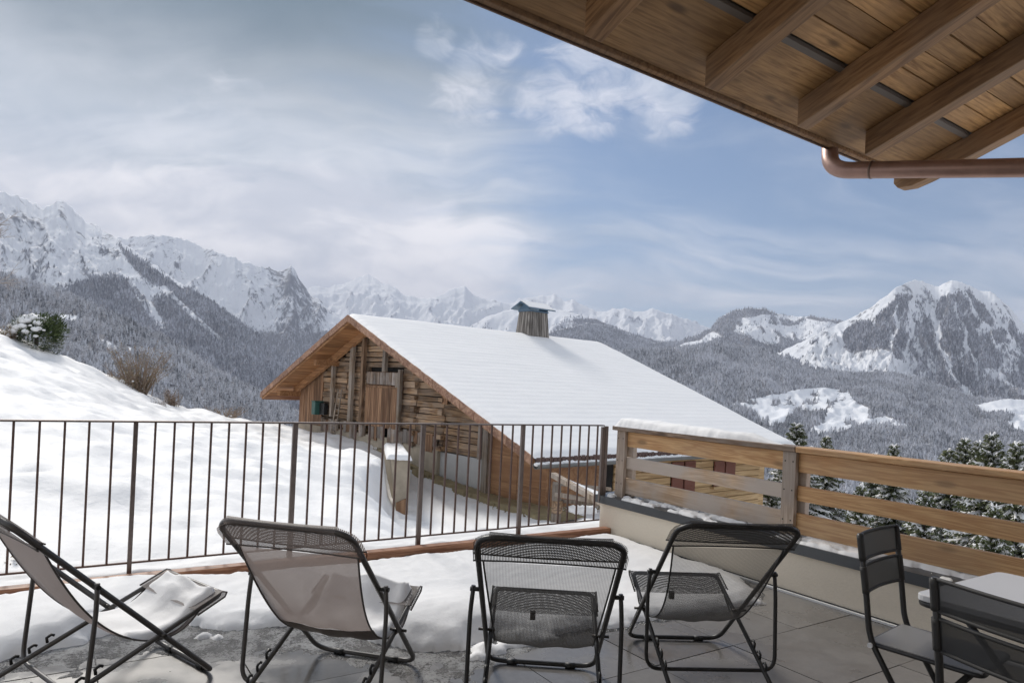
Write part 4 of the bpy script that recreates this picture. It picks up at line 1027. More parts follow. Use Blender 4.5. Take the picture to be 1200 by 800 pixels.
for y in py_:
    p_ = MB().box(FX - .058, FX - .020, y - .055, y + .055, WT + .03, 1.0).build('post', M['post_wood'], fen, bevel=.004)
    for dy in (-.032, .032):
        for z in (.50, .72, .93):
            MB().tube([(FX - .0595, y + dy, z), (FX - .056, y + dy, z)], .006, 8).build('screw', M['screw'], p_)
    MB().box(FX + .020, FX + .070, y - .095, y + .015, WT + .045, 0.985).build('post', M['fence_wood'], fen, bevel=.004)
segs = [(yp1 + .03, yp2 + .002), (yp2 - .002, yp2 - bay), (yp2 - bay - .004, yp2 - 2 * bay - .3)]
for i_, (a, b) in enumerate(segs):
    mt = M['fence_wood'] if i_ == 0 else M['fence_new']
    boardz(0.405, 0.555, b, a, mt); boardz(0.645, 0.755, b, a, mt); boardz(0.855, 0.995, b, a, M['fence_new'])
for a, b in ((yp1 + .10, yp2 - .06), (yp2 - .063, yp2 - 2 * bay - .3)):
    MB().box(FX - .085, FX + .085, b, a, 1.002, 1.042).build('handrail', M['cap_wood'] if a > -1 else M['fence_new'], fen, bevel=.006)

# snow lying on the far end of the handrail
ya, yb = yp1 + .07, yp2 + .06
XX, YY = np.meshgrid(np.linspace(-1, 1, 22), np.linspace(0, 1, 140), indexing='ij')
th = .088 * (1 - np.abs(XX) ** 3.0) * (1 - sstep(YY, .80, 1.0)) * np.clip(YY / .03, 0, 1) ** .5 * (1 + .25 * fbm(XX * 1.2, YY * 9, 4)) * (1 - .35 * YY)
hs = grid_mesh('rail_snow', FX + XX * (.088 - .05 * sstep(YY, .6, 1.0)) + .01 * fbm(YY * 14, XX * 0, 3), ya + (yb - ya) * YY, 1.040 + th, M['snow'])
hs.location = TO; hs.rotation_euler = (0, 0, UANG); tag(hs, kind='stuff')
# thin snow left on the coping
XX, YY = np.meshgrid(np.linspace(-.02, .275, 26), np.linspace(-6.4, -.05, 640), indexing='ij')
cov = fbm(XX * 5 + 3, YY * 1.6, 4) * 1.3 + .55 * fbm(XX * 11, YY * 7, 3) + .10 + .9 * (XX - .12)
hh = .030 * np.clip(cov / .35, 0, 1) ** .6
zz = WT + .03 + .08 * XX + np.where((cov > 0) & (XX > -.012) & (XX < .265), hh + .004, -.02)
cs = grid_mesh('coping_snow', XX, YY, zz, M['snow']); cs.location = TO; cs.rotation_euler = (0, 0, UANG); tag(cs, kind='stuff')

# ---- snow and slush on the tiles
edge_px = [(-260, 830), (-60, 790), (20, 772), (70, 763), (110, 752), (150, 742), (190, 736), (214, 728), (232, 736), (262, 742), (300, 738), (340, 735), (380, 735), (410, 745), (440, 756), (480, 762), (520, 765), (548, 764), (556, 756), (590, 752), (620, 748), (650, 745), (700, 739), (735, 733), (765, 729), (795, 726), (830, 719), (868, 712), (896, 706), (893, 700)]
poly = [tloc(onz(x, y, 0)) for x, y in edge_px]
poly = [(p.x, p.y) for p in poly] + [(-0.01, -1.55), (-0.01, -0.125), (-12, -0.125), (-12, -3.5)]
XX, YY = np.meshgrid(np.arange(-8.6, -0.008, .022), np.arange(-4.6, -0.118, .022), indexing='ij')
sdv = poly_sd(XX + .07 * fbm(XX * 4, YY * 4, 5, .6), YY + .09 * fbm(XX * 4 + 5, YY * 4, 5, .6), poly)
lump = fbm(XX * 1.3, YY * 1.6, 4); fine = fbm(XX * 9, YY * 9, 4)
def bump_at(px, py, r, h):
    p = tloc(onz(px, py, 0)); return h * np.exp(-(((XX - p.x) ** 2 + (YY - p.y) ** 2) / r ** 2))
isl = [(602, 751, .09), (613, 748, .11), (604, 757, .06), (626, 752, .06), (591, 759, .05), (560, 771, .05), (240, 747, .04), (254, 749, .03), (584, 764, .05), (568, 763, .07), (641, 749, .05)]
for ix, iy, ir in isl:
    p = tloc(onz(ix, iy, 0)); sdv = np.maximum(sdv, ir * (1 + .5 * fbm(XX * 9, YY * 9, 3)) - np.hypot((XX - p.x) * .8, YY - p.y))
hgt = .055 + .03 * lump + .008 * fine
hgt += bump_at(505, 725, .42, .10) + bump_at(545, 738, .20, .05) + bump_at(470, 745, .2, .04) + bump_at(120, 715, .5, .07) + bump_at(60, 740, .4, .05) + bump_at(205, 735, .13, .05) + bump_at(700, 715, .35, .03) + bump_at(330, 745, .3, .03)
thin = sstep(XX, -3.4, -2.2); hgt = hgt * (1 - .15 * thin) + .004 * fbm(XX * 26, YY * 26, 3)
zz = np.where(sdv > 0, hgt * np.clip(sdv / .11, 0, 1) ** .55, -.03)
tsn = grid_mesh('terrace_snow', XX, YY, zz, M['snow']); tsn.location = TO; tsn.rotation_euler = (0, 0, UANG); tag(tsn, kind='stuff')
# slush: thin granular melting edge
wid = .27 * sstep(XX, -7.2, -6.0) * sstep(XX, -2.2, -3.2) + .03
gr_ = fbm(XX * 14, YY * 14, 5) * .5 + fbm(XX * 2.5, YY * 2.5, 3) * .9
zs = np.where((sdv < .06) & (sdv > -wid * 1.15), .010 * (gr_ + .62 + 1.0 * np.clip(sdv / wid, -1, 0)) + .002, -.02)
sl_ = grid_mesh('slush', XX, YY, np.minimum(zs, .016), M['slush']); sl_.location = TO; sl_.rotation_euler = (0, 0, UANG); tag(sl_, kind='stuff')
# dried plant poking through the snow at the left end
mb = MB(); c0 = at(6, 668, 4.9); rp = random.Random(4)
pl = thing('dried_plant', 'dried brown plant poking out of the snow behind the left end of the railing', 'plant', (c0.x, c0.y, c0.z - .12))
for k in range(60):
    a = rp.uniform(0, 2 * PI); r = rp.uniform(.05, .20); z = rp.uniform(.05, .22)
    c1 = Vector((r * math.cos(a), r * math.sin(a) * .6, z)); u = Vector((rp.gauss(0, 1), rp.gauss(0, 1), rp.gauss(0, .7))).normalized(); w = u.cross(Vector((rp.random(), rp.random(), 1))).normalized()
    mb.add([c1, c1 + u * .04 + w * .018, c1 + u * .085, c1 + u * .04 - w * .018], [(0, 1, 2, 3)])
mb.build('leaves', M['dead_grass'], pl)
mb = MB()
for k in range(14):
    a = rp.uniform(0, 2 * PI); mb.tube([(0, 0, -.1), (.08 * math.cos(a), .05 * math.sin(a), .1), (.2 * math.cos(a), .12 * math.sin(a), .2)], .005, 4)
mb.build('stems', M['twig'], pl)

# ------------------------------------------------------------------ roof overhang of the house
ZE = 2.95
e0 = onz(545, 0, ZE); e1 = onz(1080, 220, ZE)
ed = (e1 - e0).normalized(); EANG = math.atan2(ed.y, ed.x)
roof = thing('roof_overhang', 'wooden eaves of the house with dark stained rafters and plank soffit over the terrace', 'roof', (e1.x, e1.y, ZE), EANG)
PITCH = math.radians(21.5); SK = math.radians(4)         # rafters fall outwards at this pitch
# local frame: x along the eave (0 at the outer verge rafter), y outwards; rafters run back to y<0 and up
Rm = Matrix.Rotation(-EANG, 3, 'Z')
def rl(P): return Rm @ (Vector(P) - Vector((e1.x, e1.y, ZE)))
raf_x = [rl(onz(px, py, ZE)).x for px, py in ((702, 66), (835, 121), (940, 163), (1026, 192))] ; print('rafters', raf_x)
raf_x = [x - .10 for x in raf_x] + [-0.04]
spc = raf_x[1] - raf_x[0]; raf_x = [raf_x[0] - spc * 3, raf_x[0] - spc * 2, raf_x[0] - spc] + raf_x
RL = 4.4; tp = math.tan(PITCH); RD = .15; RW = .105; tsk = math.tan(SK)
def rp_(x, d, h):          # point at horizontal distance d back from the eave along the rafter, h above the rafter underside
    return (x + d * tsk, -d, d * tp + h)
for i_, x in enumerate(raf_x):
    m1 = MB(); last = i_ == len(raf_x) - 1
    st = [( .055, .0), (.07, .0)] if not last else [(-.15, .10), (-.12, .05), (-.03, .012), (.08, .0)]
    # the tail is cut back in a short curve
    sec = [(d, lo) for d, lo in st] + [(RL, 0)]
    vs = []; fs = []
    for d, lo in sec:
        for (xx, hh) in ((-RW / 2, lo), (RW / 2, lo), (RW / 2, RD), (-RW / 2, RD)):
            p = rp_(x + xx, d, hh); vs.append(p)
    for k in range(len(sec) - 1):
        for q in range(4): fs.append((k * 4 + q, k * 4 + (q + 1) % 4, (k + 1) * 4 + (q + 1) % 4, (k + 1) * 4 + q))
    fs += [(3, 2, 1, 0), tuple(len(vs) - 4 + q for q in range(4))]
    m1.add(vs, fs); m1.build('rafter', M['rafter'], roof, bevel=.006)
# soffit planks lie on top of the rafters, parallel to the eave
d = -0.093; rs = random.Random(13); X0, X1 = raf_x[0] - .4, 0.12
k = 0
while d < RL - .2:
    w = rs.choice((.10, .12, .14, .17, .20)) if d > .1 else .38
    if abs(d - .27) < .012: pass
    e = rs.uniform(0, .006)
    cuts = [X0, X1] if k == 0 else sorted([X0, X1] + [raf_x[rs.randrange(1, len(raf_x) - 1)]])
    for a, b in zip(cuts[:-1], cuts[1:]):
        m1 = MB(); P = []
        for h in (RD + .001 + e, RD + .024):
            for dd in (d + .004, d + w - .004):
                for xx in (a + .002, b - .002):
                    P.append(rp_(xx, dd, h))
        m1.hexa(P); m1.build('soffit_plank', M['soffit'], roof)
    d += w; k += 1
    if k == 1:
        ds = d
        for a, b in zip(raf_x[:-1], raf_x[1:]):   # dark ventilation strip in each bay
            m1 = MB(); m1.hexa([rp_(xx, dd, h) for h in (RD - .010, RD + .012) for dd in (d + .006, d + .036) for xx in (a + RW / 2 + .02, b - RW / 2 - .0)]); m1.build('vent_strip', M['dark_strip'], roof)
        d += .045
m1 = MB(); m1.hexa([rp_(xx, dd, h) for h in (RD + .03, RD + .12) for dd in (-.088, RL) for xx in (X0, X1)]); m1.build('roof_deck', M['dark_strip'], roof)
m1 = MB(); m1.hexa([rp_(xx, dd, h) for h in (RD - .018, RD + .13) for dd in (-.118, -.095) for xx in (X0, X1 + .01)]); m1.build('fascia', M['rafter'], roof, bevel=.004)
m1 = MB(); m1.hexa([rp_(xx, dd, h) for h in (RD - .026, RD + .14) for dd in (-.126, -.120) for xx in (X0, X1 + .012)]); m1.build('drip_edge', M['edge_metal'], roof)
# snow on the roof above
m1 = MB(); m1.hexa([rp_(xx, dd, h) for h in (RD + .125, RD + .30) for dd in (.10, RL) for xx in (X0, X1 - .05)]); tag(m1.build('roof_snow', M['snow'], roof, bevel=.05), kind='stuff')
# copper downpipe leaving the gutter and crossing to the house wall
pa = at(975, 165, 4.55); pb = at(976, 194, 4.45); pc = at(992, 200.5, 4.38); pd = at(1200, 197, 3.72); pe = pc + (pd - pc) * 2.2
path = [rl(p) for p in (pa, pb, pc)]
corner = rl(at(972, 205, 4.42))
path = fillet([rl(at(972, 150, 4.62)), rl(at(973, 200, 4.42)), rl(pe)], .13, 8)
pipe = MB().tube(path, .052, 20).build('copper_downpipe', M['copper'], roof)
for t in (.075, .62):
    q = Vector(path[8]).lerp(Vector(path[-1]), t); dr_ = (Vector(path[-1]) - Vector(path[8])).normalized()
    MB().tube([q - dr_ * .006, q + dr_ * .006], .0555, 20).build('joint', M['edge_metal'], pipe)
# gutter running along the eave, hidden above the drip edge except from the side
prof = [(-.075 - .075 + .075 * math.cos(a), .10 + .075 * math.sin(a)) for a in np.linspace(PI, 2 * PI, 9)]
# house wall behind the camera
hw = MB().box(-9.5, 3.5, 0, .35, -1, 5.2).build('house_wall', M['house_render']); bpt = TL(-3.2, -7.0, 0); hw.location = bpt; hw.rotation_euler = (0, 0, UANG); tag(hw, 'cream rendered house wall behind the terrace', 'wall')
hw.parent = None
# ------------------------------------------------------------------ folding sling chairs
A0, A1 = Vector((0, 0, .016)), Vector((-.845, 0, .818))       # back frame, floor bar to head bar
B0, B1 = Vector((.027, 0, .367)), Vector((-.80, 0, .012))     # seat frame, front bar to rear feet
WA, WB, WC = .283, .243, .318
TCP = .64; CP = A0.lerp(A1, TCP); CB = Vector((-.572, 0, .075))
def uv_grid(name, P, U, mat, parent, smooth=True):
    """P: rows x cols of vectors, U: same shape of uv"""
    n, m = len(P), len(P[0]); me = bpy.data.meshes.new(name)
    me.from_pydata([tuple(v) for r in P for v in r], [], [(i * m + j, i * m + j + 1, (i + 1) * m + j + 1, (i + 1) * m + j) for i in range(n - 1) for j in range(m - 1)])
    lay = me.uv_layers.new(name='UVMap'); flat = [u for r in U for u in r]
    for lp_ in me.loops: lay.data[lp_.index].uv = flat[lp_.vertex_index]
    me.polygons.foreach_set('use_smooth', [True] * len(me.polygons))
    return link(name, me, mat, parent)
def bez(a, b, c_, d, t): return a * (1 - t) ** 3 + b * 3 * t * (1 - t) ** 2 + c_ * 3 * t * t * (1 - t) + d * t ** 3
S0 = A0.lerp(A1, .86) + Vector((.010, 0, -.012)); S3 = B0.lerp(B1, .13) + Vector((0, 0, -.006))
S1, S2 = Vector((-.52, 0, .30)), Vector((-.27, 0, .09))
def sling_c(t): return bez(S0, S1, S2, S3, t)
def deck_chair(label, x, y, th, cloth, lit=False):
    c_ = thing('deck_chair', label, 'deck chair', (x, y, 0), th, 'folding sling chairs on the terrace')
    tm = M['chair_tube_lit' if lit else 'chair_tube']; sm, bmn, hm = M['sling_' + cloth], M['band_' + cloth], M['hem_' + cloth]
    off = lambda P, s_: Vector((P.x, s_, P.z))
    p = fillet([off(A1, WA), off(A0, WA * .93), off(A0, -WA * .93), off(A1, -WA)], .085, 6, closed=True)
    MB().tube(p, .0118, 10, closed=True).build('back_frame', tm, c_)
    p = fillet([off(B1, WB), off(B0, WB), off(B0, -WB), off(B1, -WB)], .04, 4)
    sf = MB().tube(p, .0108, 10).build('seat_frame', tm, c_)
    for s_ in (1, -1):
        for t in (.62, .70, .78):          # curved notch hooks
            q = B0.lerp(B1, t); MB().tube([(q.x - .018, s_ * WB, q.z + .010), (q.x - .022, s_ * WB, q.z + .032), (q.x - .004, s_ * WB, q.z + .042), (q.x + .008, s_ * WB, q.z + .036)], .0065, 6).build('hook', M['black_plastic'], sf)
        q = B1; MB().tube([(q.x + .04, s_ * WB, q.z + .018), (q.x - .006, s_ * WB, q.z - .0)], .0155, 8).build('foot_cap', M['black_plastic'], sf)
    p = fillet([off(CP + Vector((0, 0, .015)), WA + .026), (CP.x - .004, WC, CP.z - .10), off(CB, WC), off(CB, -WC), (CP.x - .004, -WC, CP.z - .10), off(CP + Vector((0, 0, .015)), -WA - .026)], .07, 6)
    MB().tube(p, .0095, 10).build('support_frame', tm, c_)
    for s_ in (1, -1):
        MB().tube([(CP.x, s_ * (WA - .016), CP.z), (CP.x, s_ * (WA + .040), CP.z)], .0095, 10).build('pivot', M['black_plastic'], c_)
        t_ = .26; q = A0.lerp(A1, .305); MB().tube([(q.x, s_ * (WB - .02), q.z), (q.x, s_ * (WA + .018), q.z)], .007, 8).build('rivet', M['screw'], c_)
        q = A0; MB().tube([(q.x, s_ * .12, .012), (q.x, s_ * .17, .012)], .0165, 8).build('foot_cap', M['black_plastic'], c_)
    # sling
    n, m_ = 34, 15; P, U = [], []; L_ = 0; prev = None
    for i in range(n + 1):
        t = i / n; c0 = sling_c(t); L_ += (c0 - prev).length if prev is not None else 0; prev = c0
        w = (WA - .022) * (1 - t) + (WB + .002) * t - .035 * math.sin(PI * min(1, t * 1.15)) ** 1.0 * (1 if t < .87 else 1)
        row, ur = [], []
        for j in range(m_):
            v = j / (m_ - 1) * 2 - 1; sag = .020 * (1 - v * v) * math.sin(PI * t) ; wr = .004 * math.sin(v * 9 + t * 7)
            row.append(Vector((c0.x + sag * .4, v * w, c0.z - sag + wr * math.sin(PI * t)))); ur.append((v * w, L_))
        P.append(row); U.append(ur)
    sl = uv_grid('sling', P, U, sm, c_)
    for s_ in (0, -1): MB().tube([r[s_] for r in P], .0042, 6).build('hem', hm, sl)
    # head pocket: fabric wrapped round the top of the back frame
    ax = (A1 - A0).normalized(); nn = Vector((-ax.z, 0, ax.x))
    lay = []
    dd = [.152, .11, .07, .035, .012, -.006, -.0165]
    prof = [A1 - ax * d + nn * .0155 for d in dd] + [A1 + ax * .0175] + [A1 - ax * d - nn * .0155 for d in reversed(dd)]
    P, U = [], []; L_ = 0
    for i, c0 in enumerate(prof):
        L_ += (c0 - prof[i - 1]).length if i else 0; dtop = (A1 - c0).dot(ax)
        q_ = min(max(.075 - dtop, 0), .0745); w = WA + .016 - (.075 - math.sqrt(.075 ** 2 - q_ ** 2))
        row, ur = [], []
        for j in range(21):
            v = j / 20 * 2 - 1; bow = -.006 * (1 - v * v) * (1 if i < 7 else -1); row.append(c0 + Vector((0, v * w, 0)) + nn * bow); yy = v * w; ur.append((yy if i < 8 else yy + .60 * yy * yy - .30 * dtop, L_))
        P.append(row); U.append(ur)
    hb_ = uv_grid('headrest_band', P, U, bmn, c_)
    for i in (0, -1): MB().tube(P[i], .0035, 6).build('hem', hm, hb_)
    MB().tube([off(A1 - ax * .03, WA - .07), off(A1 - ax * .01, WA - .06)], .003, 4).build('label_tab', hm, hb_)
    # seat pocket at the front bar
    ax = (B0 - B1).normalized(); nn = Vector((-ax.z, 0, ax.x)); ln = (S3 - B0).length + .02
    prof = [B0 - ax * d + nn * .0145 for d in (ln, .07, .03, 0)] + [B0 + ax * .0165] + [B0 - ax * d - nn * .0145 for d in (0, .03, .07, ln)]
    P, U = [], []; L_ = 0
    for i, c0 in enumerate(prof):
        L_ += (c0 - prof[i - 1]).length if i else 0
        row = [c0 + Vector((0, (j / 12 * 2 - 1) * (WB + .016), 0)) + Vector((0, 0, -.006 * (1 - (j / 6 - 1) ** 2))) for j in range(13)]; P.append(row); U.append([(r.y if i < 4 else r.y + .6 * r.y * r.y - .3 * L_, L_) for r in row])
    sp = uv_grid('seat_band', P, U, bmn, c_)
    for j in (0, -1): MB().tube([P[i][j] for i in range(len(P))], .004, 6).build('hem', hm, sp)
    MB().box(S3.x - .03, S3.x - .002, .04, .065, S3.z - .05, S3.z - .012).build('care_label', hm, sp)
    return c_
CH = [(-1.507, 3.286, .934), (-.661, 3.408, 1.349), (.211, 3.408, 1.528), (.976, 3.853, 1.648)]
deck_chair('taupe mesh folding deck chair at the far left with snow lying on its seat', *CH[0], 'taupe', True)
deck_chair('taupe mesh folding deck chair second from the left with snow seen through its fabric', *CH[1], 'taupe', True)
deck_chair('black mesh folding deck chair seen straight from behind in the middle of the row', *CH[2], 'black')
deck_chair('black mesh folding deck chair in front of the cream parapet wall', *CH[3], 'black')
# snow lying in two of the seats
def seat_snow(x, y, th, t0, t1, h, seed, wf=1.0):
    n, m_ = 40, 28; Mx = Matrix.Translation((x, y, 0)) @ Matrix.Rotation(th, 4, 'Z'); X_, Y_, Z_ = (np.zeros((n, m_)) for _ in range(3))
    for i in range(n):
        t = t0 + (t1 - t0) * i / (n - 1)
        c0 = sling_c(min(t, 1)) if t <= 1 else S3.lerp(B0, (t - 1) / .35)
        w = (WB - .02) * wf
        e = min(i / 5, (n - 1 - i) / 4, 1)
        for j in range(m_):
            v = j / (m_ - 1) * 2 - 1; ee = max(0, min(e, (1 - abs(v)) * 6)) ** .5
            k = (h + .022 * max(0, min(1, (t - .9) * 6))) * (1 + .25 * math.sin(t * 9 + seed) + .2 * math.sin(v * 5 + seed)); q = Mx @ Vector((c0.x, v * w, c0.z - .022 * (1 - v * v) + .006 + k * ee * (1 + .25 * (1 - v * v))))
            X_[i, j], Y_[i, j], Z_[i, j] = q
    Z_ += .006 * fbm(X_ * 12, Y_ * 12, 3)
    tag(grid_mesh('seat_snow', X_, Y_, Z_, M['snow']), kind='stuff')
seat_snow(*CH[0], .50, 1.30, .032, 1)
seat_snow(*CH[1], .42, 1.28, .045, 2)

# ------------------------------------------------------------------ bistro chairs and table
def bistro_chair(label, x, y, fx, fy, w=.36, dpt=.37):
    th = math.atan2(fy, fx); c_ = thing('folding_chair', label, 'chair', (x, y, 0), th, 'small folding chairs at the table')
    tm = M['chair_tube']; h = w / 2
    for s_ in (1, -1):
        # rear post: from the head of the back, through the seat hinge, down to the front foot
        MB().tube(fillet([(-.060, s_ * h, .87), (-.028, s_ * h, .655), (-.006, s_ * h, .47), (.27, s_ * h, .012)], .05, 5), .0115, 10).build('leg', tm, c_)
        MB().tube(fillet([(.33, s_ * (h - .03), .44), (.02, s_ * (h - .03), .012)], .03, 3), .0105, 10).build('leg', tm, c_)
        MB().tube([(.004, s_ * (h + .012), .447), (.004, s_ * (h + .022), .447)], .010, 10).build('end_cap', M['white_strip'], c_)
    MB().tube([(.22, -h, .095), (.22, h, .095)], .008, 8).build('stretcher', tm, c_)
    MB().tube([(.07, -h + .03, .085), (.07, h - .03, .085)], .008, 8).build('stretcher', tm, c_)
    def panel(z0, z1, name):
        P, U = [], []
        for i in range(7):
            z = z0 + (z1 - z0) * i / 6; xx = -.060 + (-.028 + .060) * (.87 - z) / (.87 - .655) ; row = []
            for j in range(11):
                v = j / 10 * 2 - 1; row.append(Vector((xx - .018 * (1 - v * v), v * (h + .003), z)))
            P.append(row); U.append([(r.y, r.z) for r in row])
        o_ = uv_grid(name, P, U, M['bistro_mesh'], c_)
        for i in (0, -1): MB().tube(P[i], .0065, 6).build('hem', M['hem_black'], o_)
        for j in (0, -1): MB().tube([P[i][j] for i in range(7)], .014, 8).build('sleeve', M['hem_black'], o_)
    panel(.765, .865, 'back_panel'); panel(.64, .742, 'back_panel')
    m1 = MB(); m1.box(-.01, dpt, -h + .012, h - .012, .449, .458); m1.build('seat', M['bistro_seat'], c_, bevel=.004)
    MB().tube(fillet([(-.012, -h + .008, .447), (-.012, h - .008, .447), (dpt, h - .008, .447), (dpt, -h + .008, .447)], .03, 4, closed=True), .009, 8, closed=True).build('seat_frame', tm, c_)
    return c_
bistro_chair('small dark folding chair left of the table, its grey seat showing under the tabletop', 1.594, 2.80, .652, -.758)
bistro_chair('small dark folding chair nearest the camera, its back cut off by the right edge', 1.465, 1.93, .92, .39, .42)
corner = at(1071, 694, 2.47)
tb = thing('bistro_table', 'pale grey square garden table with rounded corners between the two small chairs', 'table', (corner.x, corner.y, 0), UANG)
TS = .70; TZ = corner.z; r_c = .045
pts = fillet([(0, 0, 0), (TS, 0, 0), (TS, -TS, 0), (0, -TS, 0)], r_c, 6, closed=True)
m1 = MB(); m1.prism([(p.x, p.y) for p in pts], TZ - .022, TZ, axis=lambda a, b, d: (a, b, d)); m1.build('tabletop', M['tabletop'], tb, bevel=.003)
m1 = MB(); pts2 = fillet([(.012, -.012, TZ - .032), (TS - .012, -.012, TZ - .032), (TS - .012, -TS + .012, TZ - .032), (.012, -TS + .012, TZ - .032)], .04, 5, closed=True)
m1.tube(pts2, .0125, 8, closed=True); m1.build('frame', M['chair_tube'], tb)
for xx in (.16, TS - .16):
    MB().tube([(xx, -.06, TZ - .03), (xx, -TS + .06, .012)], .012, 8).build('leg', M['chair_tube'], tb)
    MB().tube([(xx + .026, -TS + .06, TZ - .03), (xx + .026, -.06, .012)], .012, 8).build('leg', M['chair_tube'], tb)
for yy in (-.062, -TS + .062): MB().tube([(.16, yy, .10), (TS - .134, yy, .10)], .009, 8).build('stretcher', M['chair_tube'], tb)
# ------------------------------------------------------------------ snow laden spruces beyond the parapet
def spruce_meshes(seed, H, R):
    rr = random.Random(seed); nd, sn, tr = MB(), MB(), MB()
    tr.tube([(0, 0, -1), (0, 0, H * .5), (0, 0, H * .985)], .16, 7, taper=[1.3, .8, .12])
    dtop = .10
    while dtop < H * .9:
        z = H - dtop; rad = min(R, .09 + .37 * dtop ** .95); nb = int(6 + min(1, rad) * 5); a0 = rr.random() * 6.28
        for b in range(nb):
            a = a0 + b * 2 * PI / nb + rr.uniform(-.3, .3); L = rad * rr.uniform(.62, 1.15); dr = Vector((math.cos(a), math.sin(a), 0)); sd_ = Vector((-dr.y, dr.x, 0))
            zc = z + rr.uniform(-.10, .10); young = max(0, 1 - dtop / 2.5); droop = rr.uniform(.30, .62) * (1 - young * .8)
            def bp(t): return dr * (L * t) + Vector((0, 0, zc + L * ((.12 + .5 * young) * t - droop * t * t + .22 * t ** 5)))
            n = max(4, int(L / .13)); loaded = rr.random() < .88; cap = []
            for k in range(n):
                t = (k + .5) / n; p = bp(t); wd = (.24 * (1 - t) ** .5 + .07) * min(1, L * 1.1) * rr.uniform(.7, 1.25)
                for s_ in (-1, 1):
                    q = bp(min(1, t + 1.0 / n))
                    tip = p + sd_ * s_ * wd + dr * rr.uniform(.06, .24) + Vector((0, 0, -rr.uniform(.03, .16)))
                    nd.add([p, tip, q + sd_ * s_ * .015], [(0, 1, 2)])
                    tip2 = p + sd_ * s_ * wd * .5 + dr * .07 + Vector((0, 0, -rr.uniform(.10, .26)))
                    nd.add([p - dr * .03, tip2, p + dr * .05], [(0, 1, 2)])
                    b3 = p.lerp(tip, .45); nd.add([b3, b3 + sd_ * s_ * rr.uniform(.05, .12) + Vector((0, 0, -rr.uniform(.02, .1))), b3 + dr * rr.uniform(.08, .16) + Vector((0, 0, -.04))], [(0, 1, 2)])
                    if loaded and t > .2 and rr.random() < .75:       # snow on the side twigs
                        u_ = (tip - p); w_ = dr * rr.uniform(.03, .055); lift = Vector((0, 0, .03)); a1, a2 = p + u_ * .15, p + u_ * rr.uniform(.6, .95)
                        sn.add([a1 - w_, a1 + w_, a2 + w_ * .5, a2 - w_ * .5, (a1 + a2) / 2 + lift], [(0, 1, 4), (1, 2, 4), (2, 3, 4), (3, 0, 4)], True)
            if loaded:
                t0 = rr.uniform(.10, .45); t1 = rr.uniform(.86, 1.02); m = 6; ring = []
                hw = rr.uniform(.040, .10) * (.6 + min(1, L) * .6); hh = rr.uniform(.045, .10)
                for k in range(m):
                    t = t0 + (t1 - t0) * k / (m - 1); p = bp(t) + Vector((0, 0, .01)) + sd_ * rr.uniform(-.02, .02); e = math.sin(PI * (k + .4) / (m - .2)) ** .5 * rr.uniform(.6, 1.25)
                    ring.append([p - sd_ * hw * e + Vector((0, 0, -.04)), p - sd_ * hw * .55 * e + Vector((0, 0, hh * e * .8)), p + sd_ * hw * .55 * e + Vector((0, 0, hh * e)), p + sd_ * hw * e + Vector((0, 0, -.04))])
                vs = [bp(t0)] + [v for r in ring for v in r] + [bp(t1) + dr * .04]; fs = []
                for q in range(3): fs.append((0, 1 + q + 1, 1 + q)); fs.append((len(vs) - 1, len(vs) - 5 + q, len(vs) - 5 + q + 1))
                for k in range(m - 1):
                    for q in range(3): i0 = 1 + k * 4 + q; fs.append((i0, i0 + 1, i0 + 5, i0 + 4))
                sn.add(vs, fs, True)
        dtop += rr.uniform(.11, .17) * (1 + min(1, dtop / 5) * .5)
    out = []
    for nm, mb_, mt in (('trunk', tr, 'bark'), ('crown', nd, 'needles'), ('snow_load', sn, 'snow')):
        me = bpy.data.meshes.new(nm); me.from_pydata(mb_.v, [], mb_.f); me.polygons.foreach_set('use_smooth', mb_.sm); me.materials.append(M[mt]); out.append((nm, me))
    return out, H
SP = [spruce_meshes(1, 11, 2.1), spruce_meshes(2, 11, 1.8), spruce_meshes(3, 11, 2.4)]
def spruce(label, px, py, Y, var, sc=1.0, rz_=0.0, wide=1.0):
    top = at(px, py, Y); ms, H = SP[var]; h = H * sc
    t_ = thing('spruce_tree', label, 'tree', (top.x, top.y, top.z - h), rz_, 'snow laden spruces beyond the parapet'); t_.scale = (sc * wide, sc * wide, sc)
    for nm, me in ms:
        o_ = link(nm, me, None, t_)
        if nm == 'snow_load': tag(o_, kind='stuff')
    return t_
spruce('snowy spruce whose top shows just past the low corner of the barn roof', 934, 497, 33, 0, .80, .3, 1.29)
spruce('slim spruce with its tip above the handrail right of the barn roof corner', 969, 512, 34, 1, .85, 1.0, 0.95)
spruce('narrow spruce, left one of the pair of tips above the middle of the handrail', 1026, 532, 36, 1, .8, 2.0, 0.95)
spruce('spruce, right one of the pair of tips above the middle of the handrail', 1048, 522, 33, 0, .85, 3.1, 0.95)
spruce('dark spruce at the left side of the clump above the handrail', 1112, 527, 30, 1, .9, .5, 1.02)
spruce('pointed spruce second from the left in the clump above the handrail', 1131, 515, 31, 1, .9, 1.7, 1.02)
spruce('spruce between the pointed one and the tallest in the clump', 1147, 518, 29, 0, .85, 4.0, 0.88)
spruce('tallest spruce of the clump above the handrail with heavy snow on its boughs', 1163, 508, 25, 2, .85, .9, 0.99)
spruce('spruce at the right edge of the clump beside the tallest one', 1192, 519, 24, 0, .8, 2.6, 1.02)
spruce('low snowy spruce seen only through the gaps in the fence right of the barn', 905, 560, 30, 2, .7, 1.1)
spruce('broad snowy spruce filling the fence gaps behind the left table chair', 1010, 568, 22, 2, .75, 2.2, 0.82)
spruce('broad snowy spruce filling the fence gaps behind the table', 1085, 574, 19, 0, .75, 5.1, 0.95)
spruce('nearest snowy spruce seen through the fence gaps at the right edge', 1165, 592, 17, 2, .75, 3.9, 0.88)
